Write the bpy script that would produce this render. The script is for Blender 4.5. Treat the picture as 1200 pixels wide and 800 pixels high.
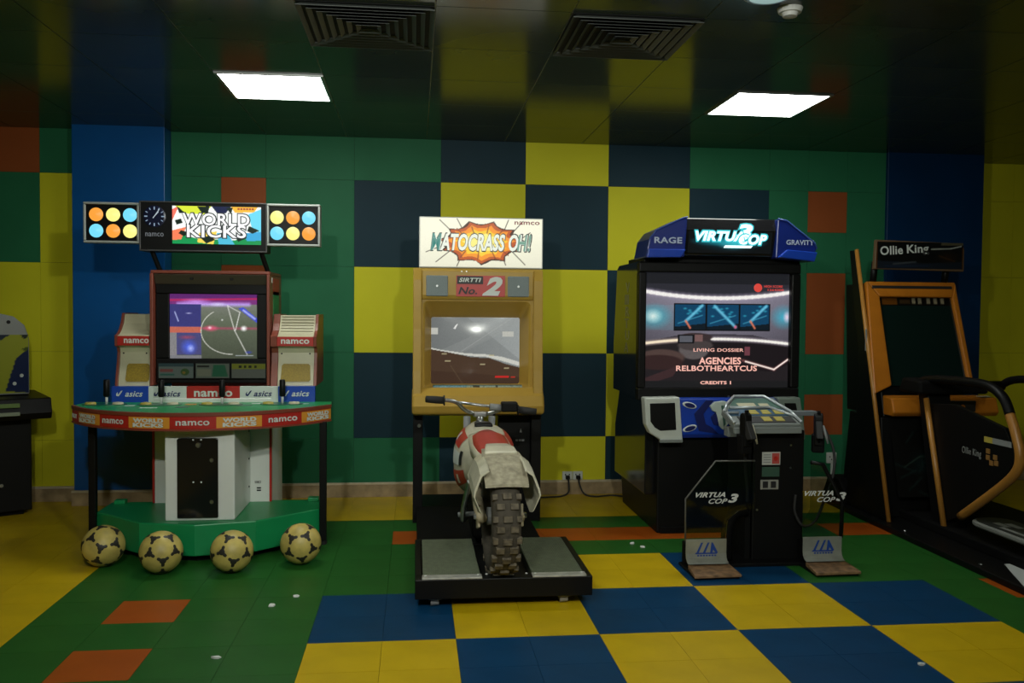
import bpy, bmesh, math, random
import numpy as np
from mathutils import Matrix, Vector
random.seed(7)
SC = bpy.context.scene
for o in list(bpy.data.objects): bpy.data.objects.remove(o)
C = SC.collection

# ------------------------------------------------------------------ camera
YAW, PITCH, ROLL, FPX = 0.10974, 0.03285, 0.00849, 1029.565
CAM = Vector((0.42621, -6.22922, 1.30661))
fwd = Vector((math.sin(YAW)*math.cos(PITCH), math.cos(YAW)*math.cos(PITCH), -math.sin(PITCH)))
rgt = Vector((math.cos(YAW), -math.sin(YAW), 0)); upv = rgt.cross(fwd)
r2 = math.cos(ROLL)*rgt + math.sin(ROLL)*upv
u2 = -math.sin(ROLL)*rgt + math.cos(ROLL)*upv
cd = bpy.data.cameras.new('camera'); cam = bpy.data.objects.new('camera', cd); C.objects.link(cam)
cam.matrix_world = Matrix(((r2.x, u2.x, -fwd.x, CAM.x), (r2.y, u2.y, -fwd.y, CAM.y), (r2.z, u2.z, -fwd.z, CAM.z), (0, 0, 0, 1)))
cd.sensor_width = 36; cd.sensor_fit = 'HORIZONTAL'; cd.lens = FPX/1200*36; cd.clip_start = .05
SC.camera = cam
def px(P):
    d = Vector(P) - CAM; z = d.dot(fwd)
    if z < .05: return None
    return 600 + FPX*d.dot(r2)/z, 400 - FPX*d.dot(u2)/z

# ------------------------------------------------------------------ world and light levels
w = bpy.data.worlds.new('world'); SC.world = w; w.use_nodes = True
w.node_tree.nodes['Background'].inputs[0].default_value = (.6, .75, .8, 1)
w.node_tree.nodes['Background'].inputs[1].default_value = 0.0
SC.view_settings.view_transform = 'Standard'; SC.view_settings.look = 'None'
SC.view_settings.gamma = 1; SC.view_settings.use_curve_mapping = False
SC.view_settings.exposure = 0.0
PANEL = 18.0           # emission of the lit ceiling panels
PANEL_ADDED = 11.0      # extra panels added behind the camera as fill light
FILL_SPOT_W = 145.0         # fill spotlights added behind the viewer, brightening wall and machines

# ------------------------------------------------------------------ materials
def lin(c): return tuple(((v/255)/12.92 if v/255 <= .04045 else ((v/255+.055)/1.055)**2.4) for v in c)
MATS = {}
def mat(name, col, rough=.5, metal=0, emit=None, es=1., spec=.5, noise=0., nscale=20, bump=0., bscale=60, coat=0., alpha=1., trans=0., attr=False, aemit=False):
    if name in MATS: return MATS[name]
    m = bpy.data.materials.new(name); m.use_nodes = True; nt = m.node_tree; b = nt.nodes['Principled BSDF']
    I = b.inputs
    I['Base Color'].default_value = (*col, 1); I['Roughness'].default_value = rough; I['Metallic'].default_value = metal
    I['Specular IOR Level'].default_value = spec; I['Coat Weight'].default_value = coat; I['Coat Roughness'].default_value = .08
    I['Transmission Weight'].default_value = trans; I['Alpha'].default_value = alpha
    if emit: I['Emission Color'].default_value = (*emit, 1); I['Emission Strength'].default_value = es
    if noise or bump:
        tc = nt.nodes.new('ShaderNodeTexCoord')
    if noise:
        n = nt.nodes.new('ShaderNodeTexNoise'); n.inputs['Scale'].default_value = nscale; n.inputs['Detail'].default_value = 5
        nt.links.new(tc.outputs['Object'], n.inputs['Vector'])
        mr = nt.nodes.new('ShaderNodeMapRange'); mr.inputs[1].default_value = .3; mr.inputs[2].default_value = .7
        mr.inputs[3].default_value = 1-noise; mr.inputs[4].default_value = 1+noise*.4
        nt.links.new(n.outputs['Fac'], mr.inputs[0])
        mx = nt.nodes.new('ShaderNodeMix'); mx.data_type = 'RGBA'; mx.blend_type = 'MULTIPLY'; mx.inputs[0].default_value = 1
        mx.inputs[6].default_value = (*col, 1); nt.links.new(mr.outputs[0], mx.inputs[7]); nt.links.new(mx.outputs[2], I['Base Color'])
    if bump:
        n2 = nt.nodes.new('ShaderNodeTexNoise'); n2.inputs['Scale'].default_value = bscale; n2.inputs['Detail'].default_value = 3
        nt.links.new(tc.outputs['Object'], n2.inputs['Vector'])
        bp = nt.nodes.new('ShaderNodeBump'); bp.inputs['Strength'].default_value = bump; bp.inputs['Distance'].default_value = .01
        nt.links.new(n2.outputs['Fac'], bp.inputs['Height']); nt.links.new(bp.outputs[0], I['Normal'])
    if attr:
        a = nt.nodes.new('ShaderNodeAttribute'); a.attribute_name = 'Col'
        if aemit:
            I['Base Color'].default_value = (.01, .01, .01, 1)
            nt.links.new(a.outputs['Color'], I['Emission Color']); I['Emission Strength'].default_value = es
        else: nt.links.new(a.outputs['Color'], I['Base Color'])
    MATS[name] = m; return m
M = dict(
 wyellow=mat('wall_yellow', (.60, .57, .022), .5, spec=.1, noise=.06, nscale=3, bump=.02, bscale=4),
 wblue=mat('wall_dark_blue', (.012, .036, .052), .5, spec=.1, noise=.1, nscale=3, bump=.02, bscale=4),
 wgreen=mat('wall_green', (.022, .145, .066), .5, spec=.1, noise=.1, nscale=3, bump=.02, bscale=4),
 worange=mat('wall_orange', (.28, .072, .020), .5, spec=.1, noise=.08, nscale=3),
 cblue=mat('column_blue', (.004, .085, .30), .3, spec=.4, noise=.12, nscale=3, bump=.05, bscale=5),
 joint=mat('joint_dark', (.02, .02, .018), .7),
 fyellow=mat('floor_yellow', (.56, .38, .006), .36, spec=.22, noise=.12, nscale=5, bump=.03, bscale=25),
 fblue=mat('floor_blue', (.004, .044, .115), .38, spec=.12, noise=.15, nscale=5, bump=.03, bscale=25),
 fgreen=mat('floor_green', (.018, .108, .016), .4, spec=.2, noise=.15, nscale=5, bump=.03, bscale=25),
 forange=mat('floor_orange', (.36, .075, .006), .4, spec=.22, noise=.12, nscale=5, bump=.03, bscale=25),
 ceil=mat('ceiling_mirror_panel', (.058, .074, .054), .16, spec=.16, noise=.25, nscale=2, bump=.012, bscale=1.5),
 ceiljoint=mat('ceiling_joint', (.30, .34, .29), .5),
 base=mat('skirting_stone', (.33, .24, .13), .4, noise=.35, nscale=14),
 basetop=mat('skirting_trim', (.5, .43, .3), .4, noise=.2, nscale=20),
 panel=mat('light_panel', (1, 1, 1), .5, emit=(.96, 1, .93), es=PANEL),
 panel_added=mat('light_panel_added', (1, 1, 1), .5, emit=(.96, 1, .93), es=PANEL_ADDED),
 alu=mat('aluminium', (.45, .46, .46), .35, metal=1),
 white=mat('white_plastic', (.72, .74, .70), .4),
 offwhite=mat('cream_plastic', (.52, .49, .33), .42, noise=.1, nscale=12),
 gray=mat('grey_plastic', (.22, .23, .23), .5),
 black=mat('black_plastic', (.004, .004, .004), .45, spec=.2),
 gblack=mat('gloss_black', (.008, .008, .009), .12),
 dblack=mat('matt_black', (.0035, .0035, .0035), .7, spec=.12),
 rubber=mat('black_rubber', (.012, .012, .012), .7),
 chrome=mat('worn_steel', (.55, .56, .56), .28, metal=1, noise=.2, nscale=25),
 kgreen=mat('kick_base_green', (.008, .26, .082), .38, noise=.08, nscale=10),
 kred=mat('red_print', (.42, .018, .012), .4),
 korange=mat('orange_print', (.66, .28, .03), .4),
 kblue=mat('blue_print', (.012, .06, .40), .35),
 kwhite=mat('white_print', (.62, .66, .62), .4),
 kbrown=mat('red_brown_edge', (.20, .045, .025), .4),
 kamber=mat('amber_grille', (.30, .20, .01), .5, noise=.3, nscale=120),
 ink=mat('black_print', (.012, .012, .013), .5),
 tan=mat('tan_fibreglass', (.44, .275, .048), .32, spec=.3, noise=.07, nscale=8),
 speaker=mat('speaker_grille', (.20, .24, .24), .6, noise=.2, nscale=300),
 foot=mat('ribbed_footplate', (.13, .155, .098), .55, noise=.25, nscale=40),
 bwhite=mat('bike_white_plastic', (.56, .53, .40), .35, noise=.2, nscale=14),
 bgrey=mat('bike_scuffed_plastic', (.42, .38, .27), .5, noise=.4, nscale=35),
 bred=mat('bike_red', (.42, .035, .02), .45, noise=.1, nscale=15),
 tyre=mat('dusty_tyre', (.13, .106, .07), .8, noise=.55, nscale=45),
 tyred=mat('tyre_groove', (.065, .054, .038), .85, noise=.4, nscale=40),
 bbeige=mat('bike_beige_frame', (.40, .34, .22), .5, noise=.3, nscale=20),
 vblue=mat('panel_blue', (.008, .045, .36), .3),
 vblue2=mat('wing_blue', (.006, .018, .16), .3),
 vdark=mat('logo_navy', (.006, .012, .10), .4),
 steel=mat('brushed_steel', (.32, .33, .28), .36, metal=.35, noise=.3, nscale=8),
 wood=mat('worn_pedal', (.25, .14, .065), .6, noise=.6, nscale=30),
 key=mat('yellow_key', (.42, .34, .06), .4),
 kteal=mat('console_teal', (.05, .12, .09), .4),
 kconsole=mat('console_grey', (.18, .20, .19), .4),
 oorange=mat('skate_orange', (.42, .14, .010), .35, noise=.1, nscale=10),
 opole=mat('pole_orange', (.36, .16, .028), .35),
 dglass=mat('dark_screen', (.004, .012, .010), .06),
 outlet=mat('outlet_white', (.55, .58, .55), .4),
 hole=mat('hole_dark', (.01, .01, .01), .9),
 paper=mat('paper_scrap', (.6, .62, .58), .7),
 ballc=mat('football_cream', (.56, .44, .115), .45, noise=.3, nscale=16),
 ballk=mat('football_black', (.022, .02, .016), .5),
 ceilwhite=mat('detector_white', (.5, .5, .48), .5),
 vent=mat('vent_grey', (.045, .052, .048), .5),
 ventd=mat('vent_dark', (.006, .007, .007), .8),
)
def glow(name, c, s=1.): return mat(name, (.02, .02, .02), .4, emit=lin(c), es=s)
# clear acrylic: mostly see-through with sharp reflections
def acrylic(name, tint, a):
    m = bpy.data.materials.new(name); m.use_nodes = True; nt = m.node_tree; nt.nodes.clear()
    o = nt.nodes.new('ShaderNodeOutputMaterial'); t = nt.nodes.new('ShaderNodeBsdfTransparent'); t.inputs[0].default_value = (*tint, 1)
    g = nt.nodes.new('ShaderNodeBsdfGlossy'); g.inputs['Roughness'].default_value = .06
    f = nt.nodes.new('ShaderNodeFresnel'); f.inputs[0].default_value = 1.45
    mx = nt.nodes.new('ShaderNodeMixShader'); nt.links.new(f.outputs[0], mx.inputs[0]); nt.links.new(t.outputs[0], mx.inputs[1]); nt.links.new(g.outputs[0], mx.inputs[2])
    nt.links.new(mx.outputs[0], o.inputs[0]); return m
M['acrylic'] = acrylic('clear_acrylic', (.78, .80, .78), .1)

# ------------------------------------------------------------------ mesh helpers
XF = [Matrix.Identity(4)]
def finish(me, m, name, parent, smooth=False, bevel=0, bseg=2):
    if XF[0] != Matrix.Identity(4): me.transform(XF[0])
    o = bpy.data.objects.new(name, me); C.objects.link(o)
    if m is not None and not me.materials: me.materials.append(m)
    if smooth:
        for p in me.polygons: p.use_smooth = True
    if bevel:
        md = o.modifiers.new('bevel', 'BEVEL'); md.width = bevel; md.segments = bseg; md.limit_method = 'ANGLE'; md.angle_limit = math.radians(40)
    if parent is not None:
        o.parent = parent
        if parent.type == 'EMPTY': o.matrix_parent_inverse = Matrix.Translation(-parent.location)
    return o
def obj(name, bm, m, parent=None, smooth=False, bevel=0, bseg=2, recalc=True):
    if recalc: bmesh.ops.recalc_face_normals(bm, faces=bm.faces)
    me = bpy.data.meshes.new(name); bm.to_mesh(me); bm.free()
    return finish(me, m, name, parent, smooth, bevel, bseg)
def abox(bm, x0, x1, y0, y1, z0, z1):
    v = [bm.verts.new((x, y, z)) for z in (z0, z1) for y in (y0, y1) for x in (x0, x1)]
    for f in ((0, 2, 3, 1), (4, 5, 7, 6), (0, 1, 5, 4), (2, 6, 7, 3), (0, 4, 6, 2), (1, 3, 7, 5)): bm.faces.new([v[i] for i in f])
    return bm
def box(name, x0, x1, y0, y1, z0, z1, m, parent=None, bevel=.003, **k):
    return obj(name, abox(bmesh.new(), x0, x1, y0, y1, z0, z1), m, parent, bevel=bevel, **k)
def aprism(bm, pts, axis, a, b):
    """polygon pts in the plane normal to axis, extruded from a to b; x: (y,z)  y: (x,z)  z: (x,y)"""
    def P(p, t): return {'x': (t, p[0], p[1]), 'y': (p[0], t, p[1]), 'z': (p[0], p[1], t)}[axis]
    A = [bm.verts.new(P(p, a)) for p in pts]; B = [bm.verts.new(P(p, b)) for p in pts]; n = len(pts)
    bm.faces.new(A); bm.faces.new(B[::-1])
    for i in range(n): bm.faces.new([A[i], B[i], B[(i+1) % n], A[(i+1) % n]])
    return bm
def prism(name, pts, axis, a, b, m, parent=None, bevel=.003, **k):
    return obj(name, aprism(bmesh.new(), pts, axis, a, b), m, parent, bevel=bevel, **k)
def atube(bm, pts, rad, n=10, closed=False, caps=True):
    pts = [Vector(p) for p in pts]; N = len(pts); rings = []
    rad = rad if isinstance(rad, (list, tuple)) else [rad]*N
    nrm = None
    for i, p in enumerate(pts):
        a = pts[i-1] if (i > 0 or closed) else p; b = pts[(i+1) % N] if (i < N-1 or closed) else p
        t = (b-a).normalized()
        if nrm is None:
            nrm = t.orthogonal().normalized()
        else:
            nrm = (nrm - t*nrm.dot(t)); nrm = nrm.normalized() if nrm.length > 1e-6 else t.orthogonal().normalized()
        bn = t.cross(nrm)
        rings.append([bm.verts.new(p + rad[i]*(math.cos(2*math.pi*k/n)*nrm + math.sin(2*math.pi*k/n)*bn)) for k in range(n)])
    for i in range(N if closed else N-1):
        A, B = rings[i], rings[(i+1) % N]
        for k in range(n): bm.faces.new([A[k], A[(k+1) % n], B[(k+1) % n], B[k]])
    if caps and not closed: bm.faces.new(rings[0][::-1]); bm.faces.new(rings[-1])
    return bm
def tube(name, pts, rad, m, parent=None, n=10, **k):
    return obj(name, atube(bmesh.new(), pts, rad, n), m, parent, smooth=k.pop('smooth', True), **k)
def smoothpath(pts, sub=6):
    P = [Vector(p) for p in pts]; out = []
    for i in range(len(P)-1):
        p0, p1, p2, p3 = P[max(i-1, 0)], P[i], P[i+1], P[min(i+2, len(P)-1)]
        for s in range(sub):
            t = s/sub
            out.append(.5*((2*p1)+(-p0+p2)*t+(2*p0-5*p1+4*p2-p3)*t*t+(-p0+3*p1-3*p2+p3)*t**3))
    return out+[P[-1]]
def adisc(bm, c, r, n, axis=Vector((0, -1, 0)), depth=.004, dome=0.):
    """disc with thickness, facing axis"""
    a = axis.normalized(); u = a.orthogonal().normalized(); v = a.cross(u); c = Vector(c)
    A = [bm.verts.new(c + r*(math.cos(2*math.pi*k/n)*u+math.sin(2*math.pi*k/n)*v)) for k in range(n)]
    B = [bm.verts.new(c + a*depth + .86*r*(math.cos(2*math.pi*k/n)*u+math.sin(2*math.pi*k/n)*v)) for k in range(n)]
    ct = bm.verts.new(c + a*(depth+dome))
    for k in range(n):
        bm.faces.new([A[k], A[(k+1) % n], B[(k+1) % n], B[k]]); bm.faces.new([B[k], B[(k+1) % n], ct])
    bm.faces.new(A[::-1]); return bm
def disc(name, c, r, m, parent=None, n=20, axis=(0, -1, 0), depth=.004, dome=0., **k):
    return obj(name, adisc(bmesh.new(), c, r, n, Vector(axis), depth, dome), m, parent, **k)
def loft(name, rings, m, parent=None, closed=True, caps=True, smooth=True, **k):
    bm = bmesh.new(); R = [[bm.verts.new(p) for p in r] for r in rings]; n = len(R[0])
    for A, B in zip(R, R[1:]):
        for i in range(n if closed else n-1): bm.faces.new([A[i], A[(i+1) % n], B[(i+1) % n], B[i]])
    if caps and closed: bm.faces.new(R[0][::-1]); bm.faces.new(R[-1])
    return obj(name, bm, m, parent, smooth=smooth, **k)
def frame(name, x0, x1, z0, z1, wd, y0, y1, m, parent=None, bevel=.002):
    bm = bmesh.new()
    abox(bm, x0, x1, y0, y1, z1-wd, z1); abox(bm, x0, x1, y0, y1, z0, z0+wd)
    abox(bm, x0, x0+wd, y0, y1, z0+wd, z1-wd); abox(bm, x1-wd, x1, y0, y1, z0+wd, z1-wd)
    return obj(name, bm, m, parent, bevel=bevel)
_tc = {}
def text(name, s, c, wd, ht, m, parent, right=(1, 0, 0), up=(0, 0, 1), shear=0., bold=.012, th=.0012):
    key = (s, shear, bold)
    if key not in _tc:
        cu = bpy.data.curves.new('t', 'FONT'); cu.body = s; cu.size = 1; cu.shear = shear; cu.offset = bold; cu.resolution_u = 3; cu.extrude = .01
        cu.align_x = 'CENTER'; cu.space_character = 1.05; cu.space_line = .82
        ob = bpy.data.objects.new('t', cu); C.objects.link(ob)
        me = bpy.data.meshes.new_from_object(ob); bpy.data.objects.remove(ob); bpy.data.curves.remove(cu)
        co = np.array([v.co[:] for v in me.vertices]); _tc[key] = (co, [tuple(p.vertices) for p in me.polygons]); bpy.data.meshes.remove(me)
    co, fs = _tc[key]; lo, hi = co.min(0), co.max(0)
    q = (co-(lo+hi)/2)/np.maximum(hi-lo, 1e-6)
    R = np.array(Vector(right).normalized()); U = np.array(Vector(up).normalized()); Nn = np.cross(R, U)
    V = np.array(c) + np.outer(q[:, 0]*wd, R)+np.outer(q[:, 1]*ht, U)+np.outer(q[:, 2]*th, Nn)
    me = bpy.data.meshes.new(name); me.from_pydata(V.tolist(), [], fs); me.update()
    return finish(me, m, name, parent)
class Paint:
    """small raster used to colour a fine grid of vertices (flat print and screens)"""
    def __init__(s, w, h, bg=(0, 0, 0)):
        s.w, s.h = w, h; s.a = np.zeros((h, w, 3)); s.a[:] = np.array(bg)/255.
        s.u, s.v = np.meshgrid((np.arange(w)+.5)/w, (np.arange(h)+.5)/h); s.asp = w/h
    def mask(s, m, col, al=1.): m = (np.clip(m, 0, 1)*al)[..., None]; s.a = s.a*(1-m)+np.array(col)/255.*m
    def poly(s, pts, col, al=1.):
        ins = np.zeros_like(s.u, bool); n = len(pts)
        for i in range(n):
            x1, y1 = pts[i]; x2, y2 = pts[(i+1) % n]
            if y1 == y2: continue
            c = ((s.v < y1) != (s.v < y2)) & (s.u < (x2-x1)*(s.v-y1)/(y2-y1)+x1); ins ^= c
        s.mask(ins.astype(float), col, al)
    def rect(s, x0, x1, y0, y1, col, al=1.): s.mask(((s.u > x0) & (s.u < x1) & (s.v > y0) & (s.v < y1)).astype(float), col, al)
    def ell(s, cx, cy, rx, ry, col, al=1., soft=.15):
        d = np.sqrt(((s.u-cx)/rx)**2+((s.v-cy)/ry)**2); s.mask((1-d)/soft, col, al)
    def line(s, pts, wd, col, al=1., soft=.5):
        for (x1, y1), (x2, y2) in zip(pts, pts[1:]):
            X, Y = s.u*s.asp, s.v; ax, bx = x1*s.asp, x2*s.asp
            L = max((bx-ax)**2+(y2-y1)**2, 1e-9); t = np.clip(((X-ax)*(bx-ax)+(Y-y1)*(y2-y1))/L, 0, 1)
            d = np.hypot(X-ax-t*(bx-ax), Y-y1-t*(y2-y1)); s.mask((1-d/wd)/soft, col, al)
    def noise(s, k, seed=1): rs = np.random.RandomState(seed); s.a = np.clip(s.a*(1+k*(rs.rand(s.h, s.w, 1)-.5)), 0, 1)
    def mesh(s, name, o, ex, ez, m, parent, bulge=0.):
        """o lower-left corner, ex / ez the edge vectors"""
        o, ex, ez = np.array(o, float), np.array(ex, float), np.array(ez, float); nn = np.cross(ex, ez); nn /= np.linalg.norm(nn)
        U, Vv = np.meshgrid(np.linspace(0, 1, s.w), np.linspace(0, 1, s.h))
        B = bulge*(1-(2*U-1)**2)*(1-(2*Vv-1)**2)
        P = o+U[..., None]*ex+Vv[..., None]*ez+B[..., None]*nn
        idx = np.arange(s.w*s.h).reshape(s.h, s.w)
        F = np.stack([idx[:-1, :-1], idx[:-1, 1:], idx[1:, 1:], idx[1:, :-1]], -1).reshape(-1, 4)
        me = bpy.data.meshes.new(name); me.from_pydata(P.reshape(-1, 3).tolist(), [], F.tolist()); me.update()
        ca = me.color_attributes.new('Col', 'FLOAT_COLOR', 'POINT')
        L = np.where(s.a <= .04045, s.a/12.92, ((s.a+.055)/1.055)**2.4)
        ca.data.foreach_set('color', np.concatenate([L, np.ones((s.h, s.w, 1))], -1).astype(np.float32).ravel())
        return finish(me, m, name, parent, smooth=True)
def pm(name, emit=True, es=1., rough=.12): return mat(name, (.5, .5, .5), rough, spec=.25, attr=True, aemit=emit, es=es)
def tag(o, label, cat, group=None):
    o['label'] = label; o['category'] = cat
    if group: o['group'] = group
    return o
def thing(name, loc, label, cat, group=None):
    o = bpy.data.objects.new(name, None); C.objects.link(o); o.location = loc; o.empty_display_size = .1
    return tag(o, label, cat, group)
def struct(o, label=None):
    o['kind'] = 'structure'
    if label: o['label'] = label
    return o

# ------------------------------------------------------------------ the room
CEIL = 2.515; XL, XR, YF = -3.35, 6.55, -9.0
# floor tiles
TX, TY, TS = 0.00947, -2.7501, 0.29226
def floor_col(i, j):
    if i < -4: return 'fyellow'
    if j >= 7: return 'fyellow' if i < 13 else 'fyellow'
    if 0 <= i < 10 and -6 <= j < 4:
        # checkerboard of two by two tiles with its corners cut away
        ci, cj = i//2, j//2
        if cj in (1, -3) and ci in (0, 4): return 'fgreen'
        return 'fblue' if (ci+cj) % 2 == 0 else 'fyellow'
    if j == 5 and (1 <= i <= 8 or i in (10, 11)): return 'forange'
    if i == -3 and j in (1, -1, -3, -5): return 'forange'
    if i == 11 and j in (-1, 1, -3): return 'forange'
    if i > 12: return 'fyellow'
    return 'fgreen'
fl = struct(box('floor', XL, XR, YF, .45, -.06, -.0068, M['joint'], bevel=0), 'chequered floor of coloured tiles')
fmesh = {}
def tile_mesh(c):
    if c not in fmesh:
        bm = bmesh.new(); h = TS/2-.0007
        abox(bm, -h, h, -h, h, -.0066, 0); bmesh.ops.recalc_face_normals(bm, faces=bm.faces)
        me = bpy.data.meshes.new('floor_tile'); bm.to_mesh(me); bm.free(); me.materials.append(M[c]); fmesh[c] = me
    return fmesh[c]
tiles = []
for i in range(-11, 22):
    for j in range(-21, 11):
        x, y = TX+(i+.5)*TS, TY+(j+.5)*TS
        if x-TS/2 < XL-.2 or x+TS/2 > XR+.2 or y-TS/2 < YF or y > .44: continue
        q = px((x, y, 0)); a = -1
        if q and -60 < q[0] < 1260 and q[1] < 850: a = 1/((Vector((x, y, 0))-CAM).length)**3
        tiles.append((a, i, j, x, y))
tiles.sort(reverse=True)
for a, i, j, x, y in tiles[:300]:
    o = bpy.data.objects.new('floor_tile', tile_mesh(floor_col(i, j))); C.objects.link(o); o.location = (x, y, 0); o.parent = fl
bm = bmesh.new(); slots = ['fyellow', 'fblue', 'fgreen', 'forange']
for a, i, j, x, y in tiles[300:]:
    n0 = len(bm.faces); h = TS/2-.0007; abox(bm, x-h, x+h, y-h, y+h, -.0066, 0); bm.faces.ensure_lookup_table()
    for f in bm.faces[n0:]: f.material_index = slots.index(floor_col(i, j))
o = obj('floor_tile_rest', bm, None, fl); o['kind'] = 'stuff'
for s in slots: o.data.materials.append(M[s])

# back wall with its coloured panels
wb = struct(box('wall_back', XL, 3.9, .0085, .12, 0, CEIL+.02, M['joint'], bevel=0), 'back wall of coloured square panels')
ZR = [.098, .4174, 1.0174, 1.6174, 2.2174, CEIL]
def panel(x0, x1, z0, z1, c, parent, y=0., th=.008):
    g = .0008
    return box('wall_panel', x0+g, x1-g, y, y+th, z0+g, z1-g, M[c], parent, bevel=0)
P5 = ['gbybg', 'bybyb', 'ybyby', 'bybyb', 'gbybg']     # checker, bottom row first
CN = dict(g='wgreen', b='wblue', y='wyellow', o='worange')
for r in range(5):
    for c in range(5): panel(c*.6, c*.6+.6, ZR[r], ZR[r+1], CN[P5[r][c]], wb)
    for x0, x1 in ((-1.23, -.9), (-.6, 0.)): panel(x0, x1, ZR[r], ZR[r+1], 'wgreen', wb)
    for x0, x1 in ((3., 3.3), (3.6, 3.9)): panel(x0, x1, ZR[r], ZR[r+1], 'wgreen', wb)
for x0 in (-.9, 3.3):      # the column of orange pieces
    for z0, z1, c in ((.098, .4174, 'wgreen'), (.4174, .7174, 'worange'), (.7174, 1.0174, 'wgreen'), (1.0174, 1.6174, 'worange'),
                      (1.6174, 1.9174, 'wgreen'), (1.9174, 2.2174, 'worange'), (2.2174, CEIL, 'wgreen')):
        panel(x0, x0+.3, z0, z1, c, wb)
for x0, x1, cs in ((-2.08, -1.82, 'yyyyg'), (-2.68, -2.08, 'yyygo'), (XL, -2.68, 'yygyo')):
    for r in range(5): panel(x0, x1, ZR[r], ZR[r+1], CN[cs[r]], wb)
cl = struct(box('wall_column_left', -1.82, -1.232, -.15, .009, 0, CEIL+.01, M['cblue'], bevel=.004), 'glossy blue column on the left of the back wall')
cr = struct(box('wall_column_right', 3.9, 4.66, -.03, .36, 0, CEIL+.01, mat('column_darker_blue', (.002, .026, .085), .35, spec=.3, noise=.12, nscale=3), bevel=.004), 'darker blue column on the right of the back wall')  # right column coloured a darker blue than the left one
wr = struct(box('wall_back_right', 4.66, XR, .308, .42, 0, CEIL+.02, M['joint'], bevel=0), 'yellow wall set back beside the right column')
for k in range(4):
    for r in range(5): panel(4.66+k*.48, 4.66+k*.48+.48, ZR[r], ZR[r+1], 'wyellow', wr, .30)
def side_wall(name, x0, x1, y0, y1, lab, xx, dirn):
    o = struct(box(name, x0, x1, y0, y1, 0, CEIL+.02, M['joint'], bevel=0), lab)
    return o
wl_ = side_wall('wall_left', XL-.1, XL-.009, YF, .12, 'left side wall', 0, 0)
wr_ = side_wall('wall_right', XR+.009, XR+.1, YF, .42, 'right side wall', 0, 0)
wf_ = struct(box('wall_front', XL-.1, XR+.1, YF-.1, YF-.009, 0, CEIL+.02, M['joint'], bevel=0), 'wall behind the viewer')
for k in range(7):
    y = YF+k*1.28
    for r, cc in enumerate(('wgreen', 'wyellow' if k % 2 else 'wblue', 'wblue' if k % 2 else 'wyellow', 'wgreen', 'wgreen')):
        y1 = min(y+1.28, .0)
        for xx, par, t in ((XL-.009, wl_, .008), (XR+.001, wr_, .008)):
            g = .0008; box('wall_panel', xx, xx+t, y+g, y1-g, ZR[r]+g, ZR[r+1]-g, M[cc], par, bevel=0)
for k in range(8):
    for r, cc in enumerate(('wgreen', 'wblue', 'wgreen', 'wblue', 'wgreen')):
        panel(XL+k*1.2375, XL+(k+1)*1.2375, ZR[r], ZR[r+1], cc if k % 2 else 'wgreen', wf_, YF-.009)
# skirting
def skirt(name, x0, x1, y):
    o = struct(box(name, x0, x1, y-.014, y, 0, .09, M['base'], bevel=.002), 'marbled beige skirting')
    box('skirting_trim', x0, x1, y-.017, y, .088, .104, M['basetop'], o, bevel=.002); return o
skirt('baseboard_back', -1.232, 3.9, 0.); skirt('baseboard_left', XL, -1.82, 0.); skirt('baseboard_column', -1.834, -1.22, -.15)
skirt('baseboard_right', 4.66, XR, .30); skirt('baseboard_column_right', 3.89, 4.67, -.03)

# ceiling: mirror panels in a grid, two lit panels, two vents
CT = .55; CX, CY = -.05, -.5
ce = struct(box('ceiling', XL-.1, XR+.1, YF, .45, CEIL+.0036, CEIL+.08, M['ceiljoint'], bevel=0), 'dark mirror-gloss panelled ceiling')
bm = bmesh.new(); h = CT/2-.0026; abox(bm, -h, h, -h, h, 0, .0035); bmesh.ops.recalc_face_normals(bm, faces=bm.faces)
cme = bpy.data.meshes.new('ceiling_tile'); bm.to_mesh(cme); bm.free(); cme.materials.append(M['ceil'])
special = {(-1, -2): 'light', (4, -2): 'light', (0, -4): 'vent', (2, -4): 'vent'}
rear = {(-1, -7), (4, -7), (-1, -12), (4, -12)}  # unseen panels added to lighten the upper wall
def ceiling_light(x, y, m, label):
    t = thing('ceiling_light', (x, y, CEIL), label, 'ceiling light', 'square lit ceiling panels')
    h = CT/2
    box('diffuser', x-h+.018, x+h-.018, y-h+.018, y+h-.018, CEIL-.005, CEIL+.003, m, t, bevel=0)
    bm = bmesh.new()
    for s in (-1, 1):
        abox(bm, x-h+.002, x+h-.002, y+s*(h-.01)-.008, y+s*(h-.01)+.008, CEIL-.008, CEIL+.003)
        abox(bm, x+s*(h-.01)-.008, x+s*(h-.01)+.008, y-h+.018, y+h-.018, CEIL-.008, CEIL+.003)
    obj('frame', bm, M['alu'], t)
    return t
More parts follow.
